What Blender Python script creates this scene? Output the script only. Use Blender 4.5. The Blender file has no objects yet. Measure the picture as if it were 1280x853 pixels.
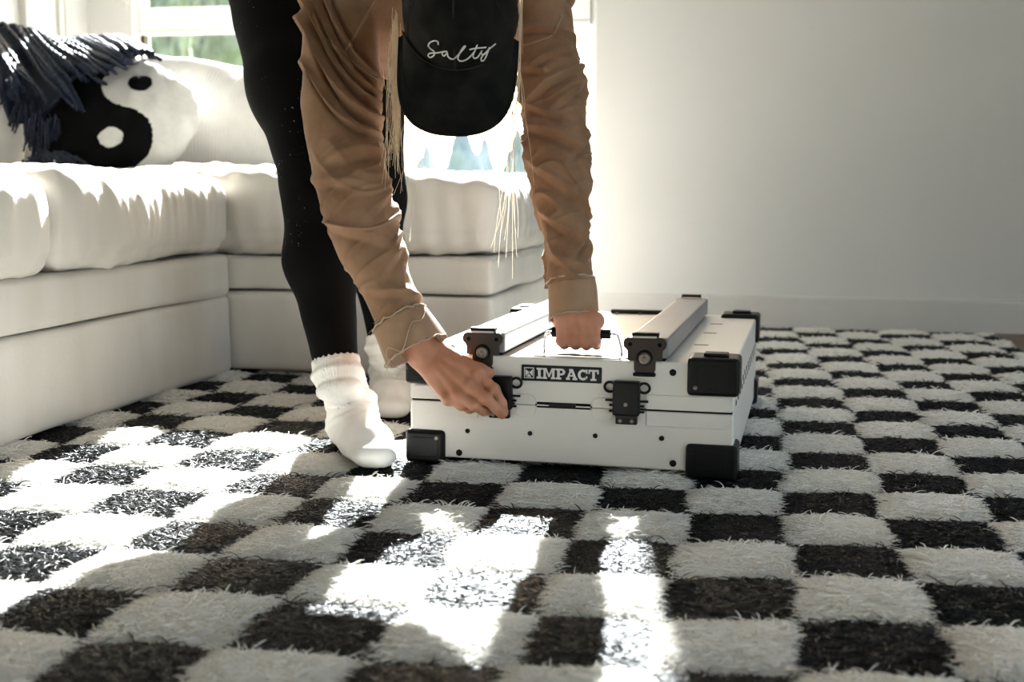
import bpy, bmesh, math, random
import numpy as np
from mathutils import Vector, Matrix
from mathutils.bvhtree import BVHTree

random.seed(7)
rng = np.random.default_rng(7)
scene = bpy.context.scene
COL = scene.collection

# ------------------------------------------------------------------ camera
FPX, IW, IH = 1500.0, 1280, 853
CX, CY = IW / 2, IH / 2
CAM = np.array([0.0, 0.0, 0.43])
YAW, PITCH, ROLL = math.radians(11.384), math.radians(6.983), 0.004
_F = np.array([-math.sin(YAW) * math.cos(PITCH), math.cos(YAW) * math.cos(PITCH), -math.sin(PITCH)])
_R0 = np.array([math.cos(YAW), math.sin(YAW), 0.0])
_U0 = np.cross(_R0, _F)
_R = math.cos(ROLL) * _R0 + math.sin(ROLL) * _U0
_U = -math.sin(ROLL) * _R0 + math.cos(ROLL) * _U0
cam_d = bpy.data.cameras.new('camera')
cam_o = bpy.data.objects.new('camera', cam_d)
COL.objects.link(cam_o)
cam_d.sensor_width = 36.0
cam_d.lens = FPX * 36.0 / IW
cam_d.clip_start = 0.05
cam_d.clip_end = 400
cam_o.matrix_world = Matrix(((_R[0], _U[0], -_F[0], CAM[0]), (_R[1], _U[1], -_F[1], CAM[1]),
                             (_R[2], _U[2], -_F[2], CAM[2]), (0, 0, 0, 1)))
cam_d.dof.use_dof = True
cam_d.dof.focus_distance = 1.84
cam_d.dof.aperture_fstop = 5.0
scene.camera = cam_o

# ------------------------------------------------------------------ light
scene.view_settings.view_transform = 'Standard'
scene.view_settings.look = 'None'
scene.view_settings.gamma = 1.0
scene.view_settings.use_curve_mapping = False
scene.view_settings.exposure = 0.27

SUN_EL, SUN_AZ = math.radians(32.5), math.radians(-9.2)      # azimuth from +Y towards +X
SUN_DIR = Vector((math.sin(SUN_AZ) * math.cos(SUN_EL), math.cos(SUN_AZ) * math.cos(SUN_EL), math.sin(SUN_EL)))
world = bpy.data.worlds.new('sky')
scene.world = world
world.use_nodes = True
wn = world.node_tree
wn.nodes.clear()
w_out = wn.nodes.new('ShaderNodeOutputWorld')
w_bg = wn.nodes.new('ShaderNodeBackground')
w_sky = wn.nodes.new('ShaderNodeTexSky')
w_sky.sky_type = 'NISHITA'
w_sky.sun_disc = False
w_sky.sun_elevation = SUN_EL
w_sky.sun_rotation = SUN_AZ
w_sky.air_density = 1.0
w_sky.dust_density = 2.2
w_sky.ozone_density = 1.0
w_bg.inputs['Strength'].default_value = 0.85
w_wb = wn.nodes.new('ShaderNodeMix')          # the camera's warm white balance of the whole sky
w_wb.data_type = 'RGBA'
w_wb.blend_type = 'MULTIPLY'
w_wb.inputs['Factor'].default_value = 1.0
w_wb.inputs['B'].default_value = (1.13, 1.0, 0.85, 1)
wn.links.new(w_sky.outputs[0], w_wb.inputs['A'])
wn.links.new(w_wb.outputs['Result'], w_bg.inputs[0])
wn.links.new(w_bg.outputs[0], w_out.inputs[0])
sun_d = bpy.data.lights.new('sun', 'SUN')
sun_d.energy = 52.0
sun_d.angle = math.radians(0.6)
sun_d.color = (0.965, 0.985, 1.0)
sun_o = bpy.data.objects.new('sun', sun_d)
COL.objects.link(sun_o)
sun_o.rotation_euler = (-SUN_DIR).to_track_quat('-Z', 'Y').to_euler()
sun_o.location = (-3, 12, 9)


# ------------------------------------------------------------------ measuring helpers
def ray(px, py):
    return _R * (px - CX) / FPX + _U * (CY - py) / FPX + _F


def atd(px, py, d):
    return CAM + d * ray(px, py)


def onz(px, py, z=0.0):
    v = ray(px, py)
    return CAM + v * ((z - CAM[2]) / v[2])


def ony(px, py, Y):
    v = ray(px, py)
    return CAM + v * (Y / v[1])


def onplane(px, py, p0, n):
    v = ray(px, py)
    return CAM + v * (((p0 - CAM) @ n) / (v @ n))


def proj(P):
    q = np.asarray(P, float) - CAM
    z = q @ _F
    return CX + FPX * (q @ _R) / z, CY - FPX * (q @ _U) / z, z


def fnoise(seed, n=14, scale=1.0):
    """smooth random function of 3D points (sum of waves), about -1..1"""
    r = np.random.default_rng(seed)
    k = r.normal(size=(n, 3)) * scale
    ph = r.uniform(0, 6.283, n)
    am = 1.0 / np.sqrt(n) * 1.2

    def f(P):
        out = np.zeros(P.shape[:-1], np.float32)
        for i in range(n):
            out += np.sin(P[..., 0] * k[i, 0] + P[..., 1] * k[i, 1] + P[..., 2] * k[i, 2] + ph[i]).astype(np.float32)
        return out * am
    return f


def smooth(a, b, x):
    t = np.clip((x - a) / (b - a), 0, 1)
    return t * t * (3 - 2 * t)


# ------------------------------------------------------------------ object helpers
def tag(o, label=None, cat=None, group=None, kind=None):
    if label: o['label'] = label
    if cat: o['category'] = cat
    if group: o['group'] = group
    if kind: o['kind'] = kind
    return o


def empty(name, loc=(0, 0, 0), rz=0.0):
    o = bpy.data.objects.new(name, None)
    COL.objects.link(o)
    o.location = loc
    o.rotation_euler = (0, 0, rz)
    o.empty_display_size = 0.1
    return o


def link(name, me, mat, parent=None):
    o = bpy.data.objects.new(name, me)
    COL.objects.link(o)
    if mat is not None and len(me.materials) == 0:
        for m in (mat if isinstance(mat, (list, tuple)) else [mat]):
            me.materials.append(m)
    if parent is not None:
        o.parent = parent
        if parent.get('_world'):
            o.matrix_parent_inverse = Matrix.Translation(-Vector(parent['_world']))
    return o


def wempty(name, loc):
    """an Empty at the thing's base whose parts are given in world coordinates"""
    o = empty(name, loc)
    o['_world'] = [float(v) for v in loc]
    return o


def pydata(name, verts, faces, mat, parent=None, sm=True):
    me = bpy.data.meshes.new(name)
    me.from_pydata([tuple(map(float, v)) for v in verts], [], [tuple(map(int, f)) for f in faces])
    me.update()
    if sm:
        me.polygons.foreach_set('use_smooth', [True] * len(me.polygons))
    return link(name, me, mat, parent)


def quadmesh(name, V, Q, mat, parent=None, sm=True, midx=None):
    """fast mesh from numpy arrays of verts and quads"""
    me = bpy.data.meshes.new(name)
    n, m = len(V), len(Q)
    me.vertices.add(n)
    me.vertices.foreach_set('co', np.ascontiguousarray(V, np.float32).ravel())
    me.loops.add(m * 4)
    me.loops.foreach_set('vertex_index', np.ascontiguousarray(Q, np.int32).ravel())
    me.polygons.add(m)
    me.polygons.foreach_set('loop_start', np.arange(0, m * 4, 4, dtype=np.int32))
    me.polygons.foreach_set('loop_total', np.full(m, 4, np.int32))
    if sm:
        me.polygons.foreach_set('use_smooth', np.ones(m, bool))
    if midx is not None:
        me.polygons.foreach_set('material_index', np.asarray(midx, np.int32))
    me.update(calc_edges=True)
    me.validate()
    return link(name, me, mat, parent)


def bm_obj(name, bm, mat, parent=None, sm=True):
    me = bpy.data.meshes.new(name)
    bmesh.ops.recalc_face_normals(bm, faces=bm.faces[:])
    bm.to_mesh(me)
    bm.free()
    if sm:
        me.polygons.foreach_set('use_smooth', [True] * len(me.polygons))
    o = link(name, me, mat, parent)
    if sm:
        md = o.modifiers.new('weighted', 'WEIGHTED_NORMAL')
        md.keep_sharp = True
    return o


def bm_box(bm, lo, hi, bevel=0.0, seg=2):
    r = bmesh.ops.create_cube(bm, size=1.0)
    c = [(a + b) / 2 for a, b in zip(lo, hi)]
    s = [abs(b - a) for a, b in zip(lo, hi)]
    for v in r['verts']:
        v.co = Vector((c[0] + v.co.x * s[0], c[1] + v.co.y * s[1], c[2] + v.co.z * s[2]))
    if bevel > 0:
        es = list({e for v in r['verts'] for e in v.link_edges})
        bmesh.ops.bevel(bm, geom=es, offset=bevel, segments=seg, profile=0.5, affect='EDGES')


def box(name, lo, hi, mat, parent=None, bevel=0.0, seg=2):
    bm = bmesh.new()
    bm_box(bm, lo, hi, bevel, seg)
    return bm_obj(name, bm, mat, parent, sm=bevel > 0)


def bm_prism(bm, pts, origin, ux, uy, depth, bevel=0.0):
    """polygon (2D pts) in plane (ux, uy) at origin, extruded along ux x uy by depth"""
    o, ux, uy = Vector(origin), Vector(ux), Vector(uy)
    n = ux.cross(uy).normalized()
    vs = [bm.verts.new(o + ux * p[0] + uy * p[1]) for p in pts]
    f = bm.faces.new(vs)
    r = bmesh.ops.extrude_face_region(bm, geom=[f])
    nv = [g for g in r['geom'] if isinstance(g, bmesh.types.BMVert)]
    for v in nv:
        v.co += n * depth
    if bevel > 0:
        top = [g for g in r['geom'] if isinstance(g, bmesh.types.BMFace)]
        es = list({e for t in top for e in t.edges})
        bmesh.ops.bevel(bm, geom=es, offset=bevel, segments=2, profile=0.5, affect='EDGES')


def bm_cyl(bm, c0, c1, r0, r1=None, seg=16, bevel=0.0):
    r1 = r0 if r1 is None else r1
    a, b = Vector(c0), Vector(c1)
    ax = (b - a)
    q = ax.normalized().to_track_quat('Z', 'Y').to_matrix()
    rings = []
    prof = [(0, r0), (1, r1)]
    if bevel > 0:
        L = ax.length
        prof = [(0, r0 - bevel), (bevel / L, r0), (1 - bevel / L, r1), (1, r1 - bevel)]
    for t, r in prof:
        rings.append([bm.verts.new(a + ax * t + q @ Vector((r * math.cos(2 * math.pi * k / seg), r * math.sin(2 * math.pi * k / seg), 0))) for k in range(seg)])
    for i in range(len(rings) - 1):
        for k in range(seg):
            bm.faces.new((rings[i][k], rings[i][(k + 1) % seg], rings[i + 1][(k + 1) % seg], rings[i + 1][k]))
    bm.faces.new(rings[0][::-1])
    bm.faces.new(rings[-1])


def catmull(P, n):
    """n points evenly (by parameter) along a Catmull-Rom spline through P (any dims)"""
    P = np.asarray(P, float)
    Q = np.vstack([2 * P[0] - P[1], P, 2 * P[-1] - P[-2]])
    t = np.linspace(0, len(P) - 1, n)
    i = np.minimum(t.astype(int), len(P) - 2)
    u = (t - i)[:, None]
    a, b, c, d = Q[i], Q[i + 1], Q[i + 2], Q[i + 3]
    return 0.5 * (2 * b + (c - a) * u + (2 * a - 5 * b + 4 * c - d) * u ** 2 + (3 * b - a - 3 * c + d) * u ** 3)


def tube_arrays(path, rad, sides=8, closed=False):
    P = np.asarray(path, float)
    n = len(P)
    rad = np.broadcast_to(np.asarray(rad, float), (n,))
    T = np.gradient(P, axis=0)
    if closed:
        T = np.roll(P, -1, 0) - np.roll(P, 1, 0)
    T /= np.linalg.norm(T, axis=1)[:, None] + 1e-12
    N = np.zeros_like(P)
    ref = np.array([0.31, 0.2, 0.93])
    v = np.cross(T[0], ref)
    v /= np.linalg.norm(v)
    N[0] = v
    for i in range(1, n):
        v = N[i - 1] - T[i] * (N[i - 1] @ T[i])
        N[i] = v / (np.linalg.norm(v) + 1e-12)
    B = np.cross(T, N)
    a = np.arange(sides) * 2 * math.pi / sides
    V = P[:, None, :] + rad[:, None, None] * (np.cos(a)[None, :, None] * N[:, None, :] + np.sin(a)[None, :, None] * B[:, None, :])
    Q = []
    m = n if closed else n - 1
    i0 = np.arange(m)[:, None]
    k0 = np.arange(sides)[None, :]
    k1 = (k0 + 1) % sides
    i1 = (i0 + 1) % n
    Q = np.stack([i0 * sides + k0, i0 * sides + k1, i1 * sides + k1, i1 * sides + k0], -1).reshape(-1, 4)
    return V.reshape(-1, 3), Q


def tube(name, path, rad, mat, parent=None, sides=8, closed=False):
    V, Q = tube_arrays(path, rad, sides, closed)
    n = len(V)
    if closed:
        return quadmesh(name, V, Q, mat, parent)
    f = [tuple(q) for q in Q] + [tuple(range(sides))[::-1], tuple(range(n - sides, n))]
    return pydata(name, V, f, mat, parent)


def tubes(name, paths, rads, mat, parent=None, sides=6):
    Vs, Qs, o = [], [], 0
    for p, r in zip(paths, rads):
        V, Q = tube_arrays(p, r, sides)
        Vs.append(V)
        Qs.append(Q + o)
        o += len(V)
    return quadmesh(name, np.vstack(Vs), np.vstack(Qs), mat, parent)


# ---- signed distance modelling (smooth bodies, cushions) meshed by surface nets
def surface_net(F, lo, h):
    nx, ny, nz = F.shape
    S = F < 0
    c = [S[i:nx - 1 + i, j:ny - 1 + j, k:nz - 1 + k] for i in (0, 1) for j in (0, 1) for k in (0, 1)]
    cnt = sum(x.astype(np.int8) for x in c)
    act = (cnt > 0) & (cnt < 8)
    idx = np.argwhere(act)
    ids = -np.ones(act.shape, np.int64)
    ids[act] = np.arange(len(idx))
    i, j, k = idx.T
    acc = np.zeros((len(idx), 3))
    num = np.zeros(len(idx))
    corners = [(a, b, d) for a in (0, 1) for b in (0, 1) for d in (0, 1)]
    for A in corners:
        for ax in range(3):
            if A[ax] == 1: continue
            Bc = list(A)
            Bc[ax] = 1
            fa = F[i + A[0], j + A[1], k + A[2]]
            fb = F[i + Bc[0], j + Bc[1], k + Bc[2]]
            m = (fa < 0) != (fb < 0)
            t = np.where(m, fa / (fa - fb + 1e-20), 0)
            p = np.tile(np.array(A, float), (len(idx), 1))
            p[:, ax] += t
            acc[m] += p[m]
            num[m] += 1
    V = (acc / num[:, None] + idx) * h + lo
    quads = []
    for ax in range(3):
        sl0 = [slice(None)] * 3
        sl1 = [slice(None)] * 3
        sl0[ax] = slice(0, -1)
        sl1[ax] = slice(1, None)
        a, b = S[tuple(sl0)], S[tuple(sl1)]
        e = np.argwhere(a != b)
        o1, o2 = [(1, 2), (2, 0), (0, 1)][ax]
        ok = (e[:, o1] > 0) & (e[:, o2] > 0) & (e[:, o1] < F.shape[o1] - 1) & (e[:, o2] < F.shape[o2] - 1)
        e = e[ok]
        ins = a[tuple(e.T)]
        q = []
        for d1, d2 in ((0, 0), (1, 0), (1, 1), (0, 1)):
            g = e.copy()
            g[:, o1] -= 1 - d1
            g[:, o2] -= 1 - d2
            q.append(ids[tuple(g.T)])
        q = np.stack(q, 1)
        q[~ins] = q[~ins][:, ::-1]
        quads.append(q)
    Q = np.vstack(quads)
    Q = Q[(Q >= 0).all(1)]
    return V, Q


def sdf_mesh(fn, lo, hi, h, band=None):
    lo, hi = np.asarray(lo, float), np.asarray(hi, float)
    n = np.ceil((hi - lo) / h).astype(int) + 1
    r = 4
    nc = np.ceil(n / r).astype(int) + 1
    ax = [lo[a] + np.arange(nc[a]) * h * r for a in range(3)]
    Gc = np.stack(np.meshgrid(*ax, indexing='ij'), -1).astype(np.float32)
    Fc = fn(Gc)
    band = band or (h * r * 1.9 + 0.004)
    F = np.repeat(np.repeat(np.repeat(Fc, r, 0), r, 1), r, 2)[:n[0], :n[1], :n[2]].copy()
    near = np.abs(Fc) < band
    nb = near.copy()
    for a in range(3):
        nb |= np.roll(near, 1, a) | np.roll(near, -1, a)
    M = np.repeat(np.repeat(np.repeat(nb, r, 0), r, 1), r, 2)[:n[0], :n[1], :n[2]]
    idx = np.argwhere(M)
    P = (idx * h + lo).astype(np.float32)
    out = np.empty(len(P), np.float32)
    for s in range(0, len(P), 400000):
        out[s:s + 400000] = fn(P[s:s + 400000])
    F[M] = out
    return surface_net(F, lo, h)


def cone(P, a, b, ra, rb):
    a = np.asarray(a, np.float32)
    b = np.asarray(b, np.float32)
    ab = b - a
    t = np.clip(((P - a) @ ab) / (ab @ ab + 1e-12), 0, 1)
    return np.linalg.norm(P - a - t[..., None] * ab, axis=-1) - (ra + (rb - ra) * t)


def smin(a, b, k):
    h = np.maximum(k - np.abs(a - b), 0) / k
    return np.minimum(a, b) - h * h * k * 0.25


def chain(P, pts, rads, k=0.01):
    d = None
    for i in range(len(pts) - 1):
        e = cone(P, pts[i], pts[i + 1], rads[i], rads[i + 1])
        d = e if d is None else smin(d, e, k)
    return d


def rbox(P, c, s, r):
    q = np.abs(P - np.asarray(c, np.float32)) - (np.asarray(s, np.float32) - r)
    return np.linalg.norm(np.maximum(q, 0), axis=-1) + np.minimum(q.max(-1), 0) - r


def sdf_obj(name, fn, lo, hi, h, mat, parent=None):
    V, Q = sdf_mesh(fn, lo, hi, h)
    return quadmesh(name, V, Q, mat, parent)


# ------------------------------------------------------------------ materials
def new_mat(name):
    m = bpy.data.materials.new(name)
    m.use_nodes = True
    nt = m.node_tree
    return m, nt, nt.nodes['Principled BSDF'], nt.nodes['Material Output']


def pmat(name, col, rough=0.6, metal=0.0, col2=None, nscale=30, stretch=(1, 1, 1), bump=0.0, bscale=None, bdist=0.002,
         sheen=0.0, spec=0.5, sss=0.0, coat=0.0, detail=4.0, lo=0.35, hi=0.65, sheen_tint=(1, 1, 1)):
    m, nt, p, out = new_mat(name)
    N, L = nt.nodes, nt.links
    p.inputs['Roughness'].default_value = rough
    p.inputs['Metallic'].default_value = metal
    p.inputs['Specular IOR Level'].default_value = spec
    p.inputs['Sheen Weight'].default_value = sheen
    p.inputs['Sheen Roughness'].default_value = 0.4
    p.inputs['Sheen Tint'].default_value = (*sheen_tint, 1)
    p.inputs['Coat Weight'].default_value = coat
    if sss > 0:
        p.inputs['Subsurface Weight'].default_value = sss
        p.inputs['Subsurface Radius'].default_value = (1.0, 0.35, 0.2)
        p.inputs['Subsurface Scale'].default_value = 0.006
    tc = N.new('ShaderNodeTexCoord')
    mp = N.new('ShaderNodeMapping')
    mp.inputs['Scale'].default_value = stretch
    L.new(tc.outputs['Object'], mp.inputs[0])
    nz = N.new('ShaderNodeTexNoise')
    nz.inputs['Scale'].default_value = nscale
    nz.inputs['Detail'].default_value = detail
    L.new(mp.outputs[0], nz.inputs['Vector'])
    rp = N.new('ShaderNodeValToRGB')
    rp.color_ramp.elements[0].position = lo
    rp.color_ramp.elements[1].position = hi
    rp.color_ramp.elements[0].color = (*col, 1)
    rp.color_ramp.elements[1].color = (*(col2 or tuple(c * 0.93 for c in col)), 1)
    L.new(nz.outputs['Fac'], rp.inputs[0])
    L.new(rp.outputs[0], p.inputs['Base Color'])
    if bump > 0:
        nb = N.new('ShaderNodeTexNoise')
        nb.inputs['Scale'].default_value = bscale or nscale * 6
        nb.inputs['Detail'].default_value = 3
        L.new(mp.outputs[0], nb.inputs['Vector'])
        b = N.new('ShaderNodeBump')
        b.inputs['Strength'].default_value = bump
        b.inputs['Distance'].default_value = bdist
        L.new(nb.outputs['Fac'], b.inputs['Height'])
        L.new(b.outputs[0], p.inputs['Normal'])
    return m


M = {}
M['wall'] = pmat('wall_paint', (0.53, 0.525, 0.512), 0.7, col2=(0.518, 0.513, 0.50), nscale=4, bump=0.06, bscale=400, bdist=0.0005)
M['trim'] = pmat('trim_paint', (0.50, 0.49, 0.47), 0.45, nscale=5)
M['ceil'] = pmat('ceiling_paint', (0.78, 0.77, 0.75), 0.8, nscale=4)
M['floor'] = pmat('wood_floor', (0.10, 0.065, 0.042), 0.45, col2=(0.16, 0.105, 0.07), nscale=6, stretch=(0.6, 8, 1))
M['sofa'] = pmat('cream_linen', (0.65, 0.608, 0.55), 0.85, col2=(0.59, 0.548, 0.485), nscale=9, stretch=(1, 1, 0.35), bump=0.35, bscale=260, bdist=0.0015, sheen=0.15, spec=0.2)
M['pillow_white'] = pmat('white_cotton', (0.74, 0.71, 0.67), 0.85, nscale=25, bump=0.3, bscale=300, bdist=0.001, sheen=0.1, spec=0.2)
M['tuft_white'] = pmat('white_tufted_pile', (0.76, 0.74, 0.70), 0.9, nscale=60, bump=0.8, bscale=450, bdist=0.002, sheen=0.2, spec=0.15)
M['tuft_black'] = pmat('black_tufted_pile', (0.006, 0.006, 0.0065), 0.9, nscale=60, bump=0.8, bscale=450, bdist=0.002, sheen=0.0, spec=0.03)
M['navy'] = pmat('navy_boucle_yarn', (0.006, 0.009, 0.02), 0.5, col2=(0.014, 0.022, 0.048), nscale=90, bump=0.9, bscale=300, bdist=0.003, sheen=0.03, spec=0.3, sheen_tint=(0.75, 0.85, 1.0))
M['shell'] = pmat('white_powder_coat', (0.74, 0.70, 0.645), 0.34, nscale=3, bump=0.05, bscale=900, bdist=0.0003)
M['rail'] = pmat('grey_anodised_rail', (0.21, 0.21, 0.215), 0.36, metal=0.25, nscale=8, stretch=(1, 0.1, 1))
M['black_plastic'] = pmat('black_plastic', (0.006, 0.006, 0.006), 0.36, spec=0.18, nscale=30, bump=0.15, bscale=700, bdist=0.0004)
M['bracket'] = pmat('dark_steel', (0.045, 0.034, 0.028), 0.42, metal=0.4, spec=0.3, nscale=40)
M['bolt'] = pmat('zinc_bolt', (0.22, 0.19, 0.16), 0.4, metal=0.7, nscale=60)
M['steel'] = pmat('bright_steel', (0.62, 0.60, 0.58), 0.28, metal=0.9, nscale=20)
M['badge'] = pmat('black_badge_face', (0.005, 0.007, 0.010), 0.35, spec=0.2, nscale=50)
M['letter'] = pmat('badge_lettering', (0.70, 0.68, 0.64), 0.5, nscale=40)
M['logo_tint'] = pmat('badge_logo_tint', (0.16, 0.30, 0.31), 0.5, nscale=40)
M['gap'] = pmat('dark_gap', (0.006, 0.0055, 0.005), 0.8, spec=0.05, nscale=20)
M['canvas'] = pmat('brown_washed_canvas', (0.205, 0.112, 0.062), 0.85, col2=(0.275, 0.160, 0.095), nscale=22, bump=0.35, bscale=700, bdist=0.0008, sheen=0.25, spec=0.15, sheen_tint=(1, 0.85, 0.7))
M['thread'] = pmat('frayed_thread', (0.42, 0.31, 0.22), 0.9, nscale=80)
M['seam'] = pmat('seam_stitching', (0.30, 0.155, 0.07), 0.85, nscale=120)
M['cuff'] = pmat('tan_canvas_cuff', (0.28, 0.172, 0.103), 0.85, col2=(0.335, 0.215, 0.135), nscale=22, bump=0.3, bscale=700, bdist=0.0006, sheen=0.2, spec=0.15)
M['cap'] = pmat('washed_black_cotton', (0.0055, 0.0055, 0.005), 0.85, col2=(0.015, 0.0145, 0.012), nscale=26, bump=0.4, bscale=600, bdist=0.0006, sheen=0.02, spec=0.08)
M['cap_fade'] = pmat('faded_cap_seam', (0.032, 0.030, 0.026), 0.9, nscale=80, spec=0.05)
M['embroidery'] = pmat('white_embroidery', (0.74, 0.70, 0.66), 0.7, nscale=200, bump=0.4, bscale=900, bdist=0.0005)
M['sock'] = pmat('white_ribbed_sock', (0.74, 0.71, 0.67), 0.85, nscale=40, bump=0.3, bscale=600, bdist=0.0008, sheen=0.15, spec=0.15)
M['skin'] = pmat('skin', (0.40, 0.170, 0.095), 0.5, col2=(0.47, 0.22, 0.135), nscale=28, bump=0.25, bscale=380, bdist=0.0006, sss=0.12, spec=0.4)
M['nail'] = pmat('finger_nail', (0.60, 0.36, 0.28), 0.3, nscale=60)
M['eye'] = pmat('eye_white', (0.75, 0.72, 0.68), 0.2, nscale=10)
M['frame'] = pmat('white_window_frame', (0.78, 0.775, 0.76), 0.4, nscale=5)


def leggings_mat():
    m, nt, p, out = new_mat('black_leggings')
    N, L = nt.nodes, nt.links
    p.inputs['Roughness'].default_value = 0.75
    p.inputs['Specular IOR Level'].default_value = 0.06
    p.inputs['Sheen Weight'].default_value = 0.0
    tc = N.new('ShaderNodeTexCoord')
    n1 = N.new('ShaderNodeTexNoise')
    n1.inputs['Scale'].default_value = 240
    n2 = N.new('ShaderNodeTexNoise')
    n2.inputs['Scale'].default_value = 7
    a = N.new('ShaderNodeMath')
    a.operation = 'MULTIPLY'
    r = N.new('ShaderNodeValToRGB')
    r.color_ramp.elements[0].position = 0.432
    r.color_ramp.elements[1].position = 0.455
    r.color_ramp.elements[0].color = (0.0035, 0.0034, 0.0034, 1)
    r.color_ramp.elements[1].color = (0.34, 0.33, 0.32, 1)
    L.new(tc.outputs['Object'], n1.inputs['Vector'])
    L.new(tc.outputs['Object'], n2.inputs['Vector'])
    L.new(n1.outputs['Fac'], a.inputs[0])
    L.new(n2.outputs['Fac'], a.inputs[1])
    L.new(a.outputs[0], r.inputs[0])
    L.new(r.outputs[0], p.inputs['Base Color'])
    return m


M['leggings'] = leggings_mat()


def yarn_mat(name, col, col2, trans, rough, spec, coat):
    m, nt, p, out = new_mat(name)
    N, L = nt.nodes, nt.links
    oi = N.new('ShaderNodeTexCoord')
    nz = N.new('ShaderNodeTexNoise')
    nz.inputs['Scale'].default_value = 55
    nz.inputs['Detail'].default_value = 2
    L.new(oi.outputs['Object'], nz.inputs['Vector'])
    r = N.new('ShaderNodeValToRGB')
    r.color_ramp.elements[0].position = 0.3
    r.color_ramp.elements[1].position = 0.7
    r.color_ramp.elements[0].color = (*col, 1)
    r.color_ramp.elements[1].color = (*col2, 1)
    L.new(nz.outputs['Fac'], r.inputs[0])
    L.new(r.outputs[0], p.inputs['Base Color'])
    p.inputs['Roughness'].default_value = rough
    p.inputs['Specular IOR Level'].default_value = spec
    p.inputs['Sheen Weight'].default_value = coat
    p.inputs['Sheen Roughness'].default_value = 0.35
    tr = N.new('ShaderNodeBsdfTranslucent')
    L.new(r.outputs[0], tr.inputs['Color'])
    mx = N.new('ShaderNodeMixShader')
    mx.inputs[0].default_value = trans
    L.new(p.outputs[0], mx.inputs[1])
    L.new(tr.outputs[0], mx.inputs[2])
    L.new(mx.outputs[0], out.inputs['Surface'])
    return m


M['yarn_light'] = yarn_mat('cream_wool_yarn', (0.72, 0.69, 0.635), (0.80, 0.775, 0.73), 0.15, 0.9, 0.1, 0.1)
M['yarn_dark'] = yarn_mat('black_wool_yarn', (0.0022, 0.0022, 0.0025), (0.0048, 0.0048, 0.0053), 0.0, 0.32, 0.20, 0.02)
M['hair'] = yarn_mat('blonde_hair', (0.62, 0.48, 0.32), (0.74, 0.62, 0.45), 0.25, 0.4, 0.5, 0.0)


def glass_mat():
    m, nt, p, out = new_mat('window_glass')
    N, L = nt.nodes, nt.links
    t = N.new('ShaderNodeBsdfTransparent')
    t.inputs[0].default_value = (0.95, 0.97, 0.97, 1)
    g = N.new('ShaderNodeBsdfGlossy')
    g.inputs['Roughness'].default_value = 0.02
    f = N.new('ShaderNodeFresnel')
    f.inputs['IOR'].default_value = 1.4
    mx = N.new('ShaderNodeMixShader')
    L.new(f.outputs[0], mx.inputs[0])
    L.new(t.outputs[0], mx.inputs[1])
    L.new(g.outputs[0], mx.inputs[2])
    L.new(mx.outputs[0], out.inputs['Surface'])
    return m


M['glass'] = glass_mat()

# ================================================================== THE ROOM
YW = 4.13                 # inner face of the window wall
XL, XR, YB, ZC, ZF = -2.43, 2.3, -2.6, 2.55, -0.014
tag(box('floor', (XL - 0.2, YB - 0.2, ZF - 0.1), (XR + 0.2, YW + 0.2, ZF), M['floor']), kind='structure')
tag(box('ceiling', (XL - 0.2, YB - 0.2, ZC), (XR + 0.2, YW + 0.2, ZC + 0.1), M['ceil']), kind='structure')


def wall_with_hole(name, outer, hole, y0, y1, axis, mat):
    (a0, z0, a1, z1), (b0, w0, b1, w1) = outer, hole
    o = [(a0, z0), (a1, z0), (a1, z1), (a0, z1)]
    i = [(b0, w0), (b1, w0), (b1, w1), (b0, w1)]
    V = []
    for y in (y0, y1):
        for q in o + i:
            V.append((q[0], y, q[1]) if axis == 'y' else (y, q[0], q[1]))
    Fs = []
    for k in range(4):
        k1 = (k + 1) % 4
        Fs += [(k, k1, 4 + k1, 4 + k), (8 + k, 8 + 4 + k, 8 + 4 + k1, 8 + k1), (4 + k, 4 + k1, 12 + k1, 12 + k), (k, 8 + k, 8 + k1, k1)]
    return tag(pydata(name, V, Fs, mat, sm=False), kind='structure')


WX0, WX1, WZ0, WZ1 = -2.275, -0.545, 0.352, 2.32
wall_with_hole('wall_back', (XL - 0.2, ZF - 0.1, XR + 0.2, ZC + 0.1), (WX0, WZ0, WX1, WZ1), YW, YW + 0.16, 'y', M['wall'])
tag(box('wall_front', (XL - 0.2, YB - 0.16, ZF - 0.1), (XR + 0.2, YB, ZC + 0.1), M['wall']), kind='structure')
tag(box('wall_left', (XL - 0.16, YB - 0.16, ZF - 0.1), (XL, YW + 0.0, ZC + 0.1), M['wall']), kind='structure')
wall_with_hole('wall_right', (YB - 0.16, ZF - 0.1, YW, ZC + 0.1), (-1.5, 0.1, 1.9, 2.25), XR, XR + 0.16, 'x', M['wall'])      # wide unseen window opening, added beside the camera for side skylight
bm = bmesh.new()
bm_prism(bm, [(0, ZF), (-0.014, ZF), (-0.014, 0.086), (-0.010, 0.092), (0, 0.094)], (XL, YW, 0), (0, 1, 0), (0, 0, 1), XR - XL)
tag(bm_obj('baseboard_back', bm, M['trim'], sm=False), kind='structure')
# casing boards on the left wall by the corner
for n, (y0, y1, t) in enumerate([(3.70, 3.745, 0.03), (3.745, 3.90, 0.018), (3.90, 3.93, 0.03), (3.95, 4.0, 0.022)]):
    tag(box('trim_%d' % (n + 1), (XL, y0, 0.0), (XL + t, y1, 2.4), M['trim'], bevel=0.004), kind='structure')

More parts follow.
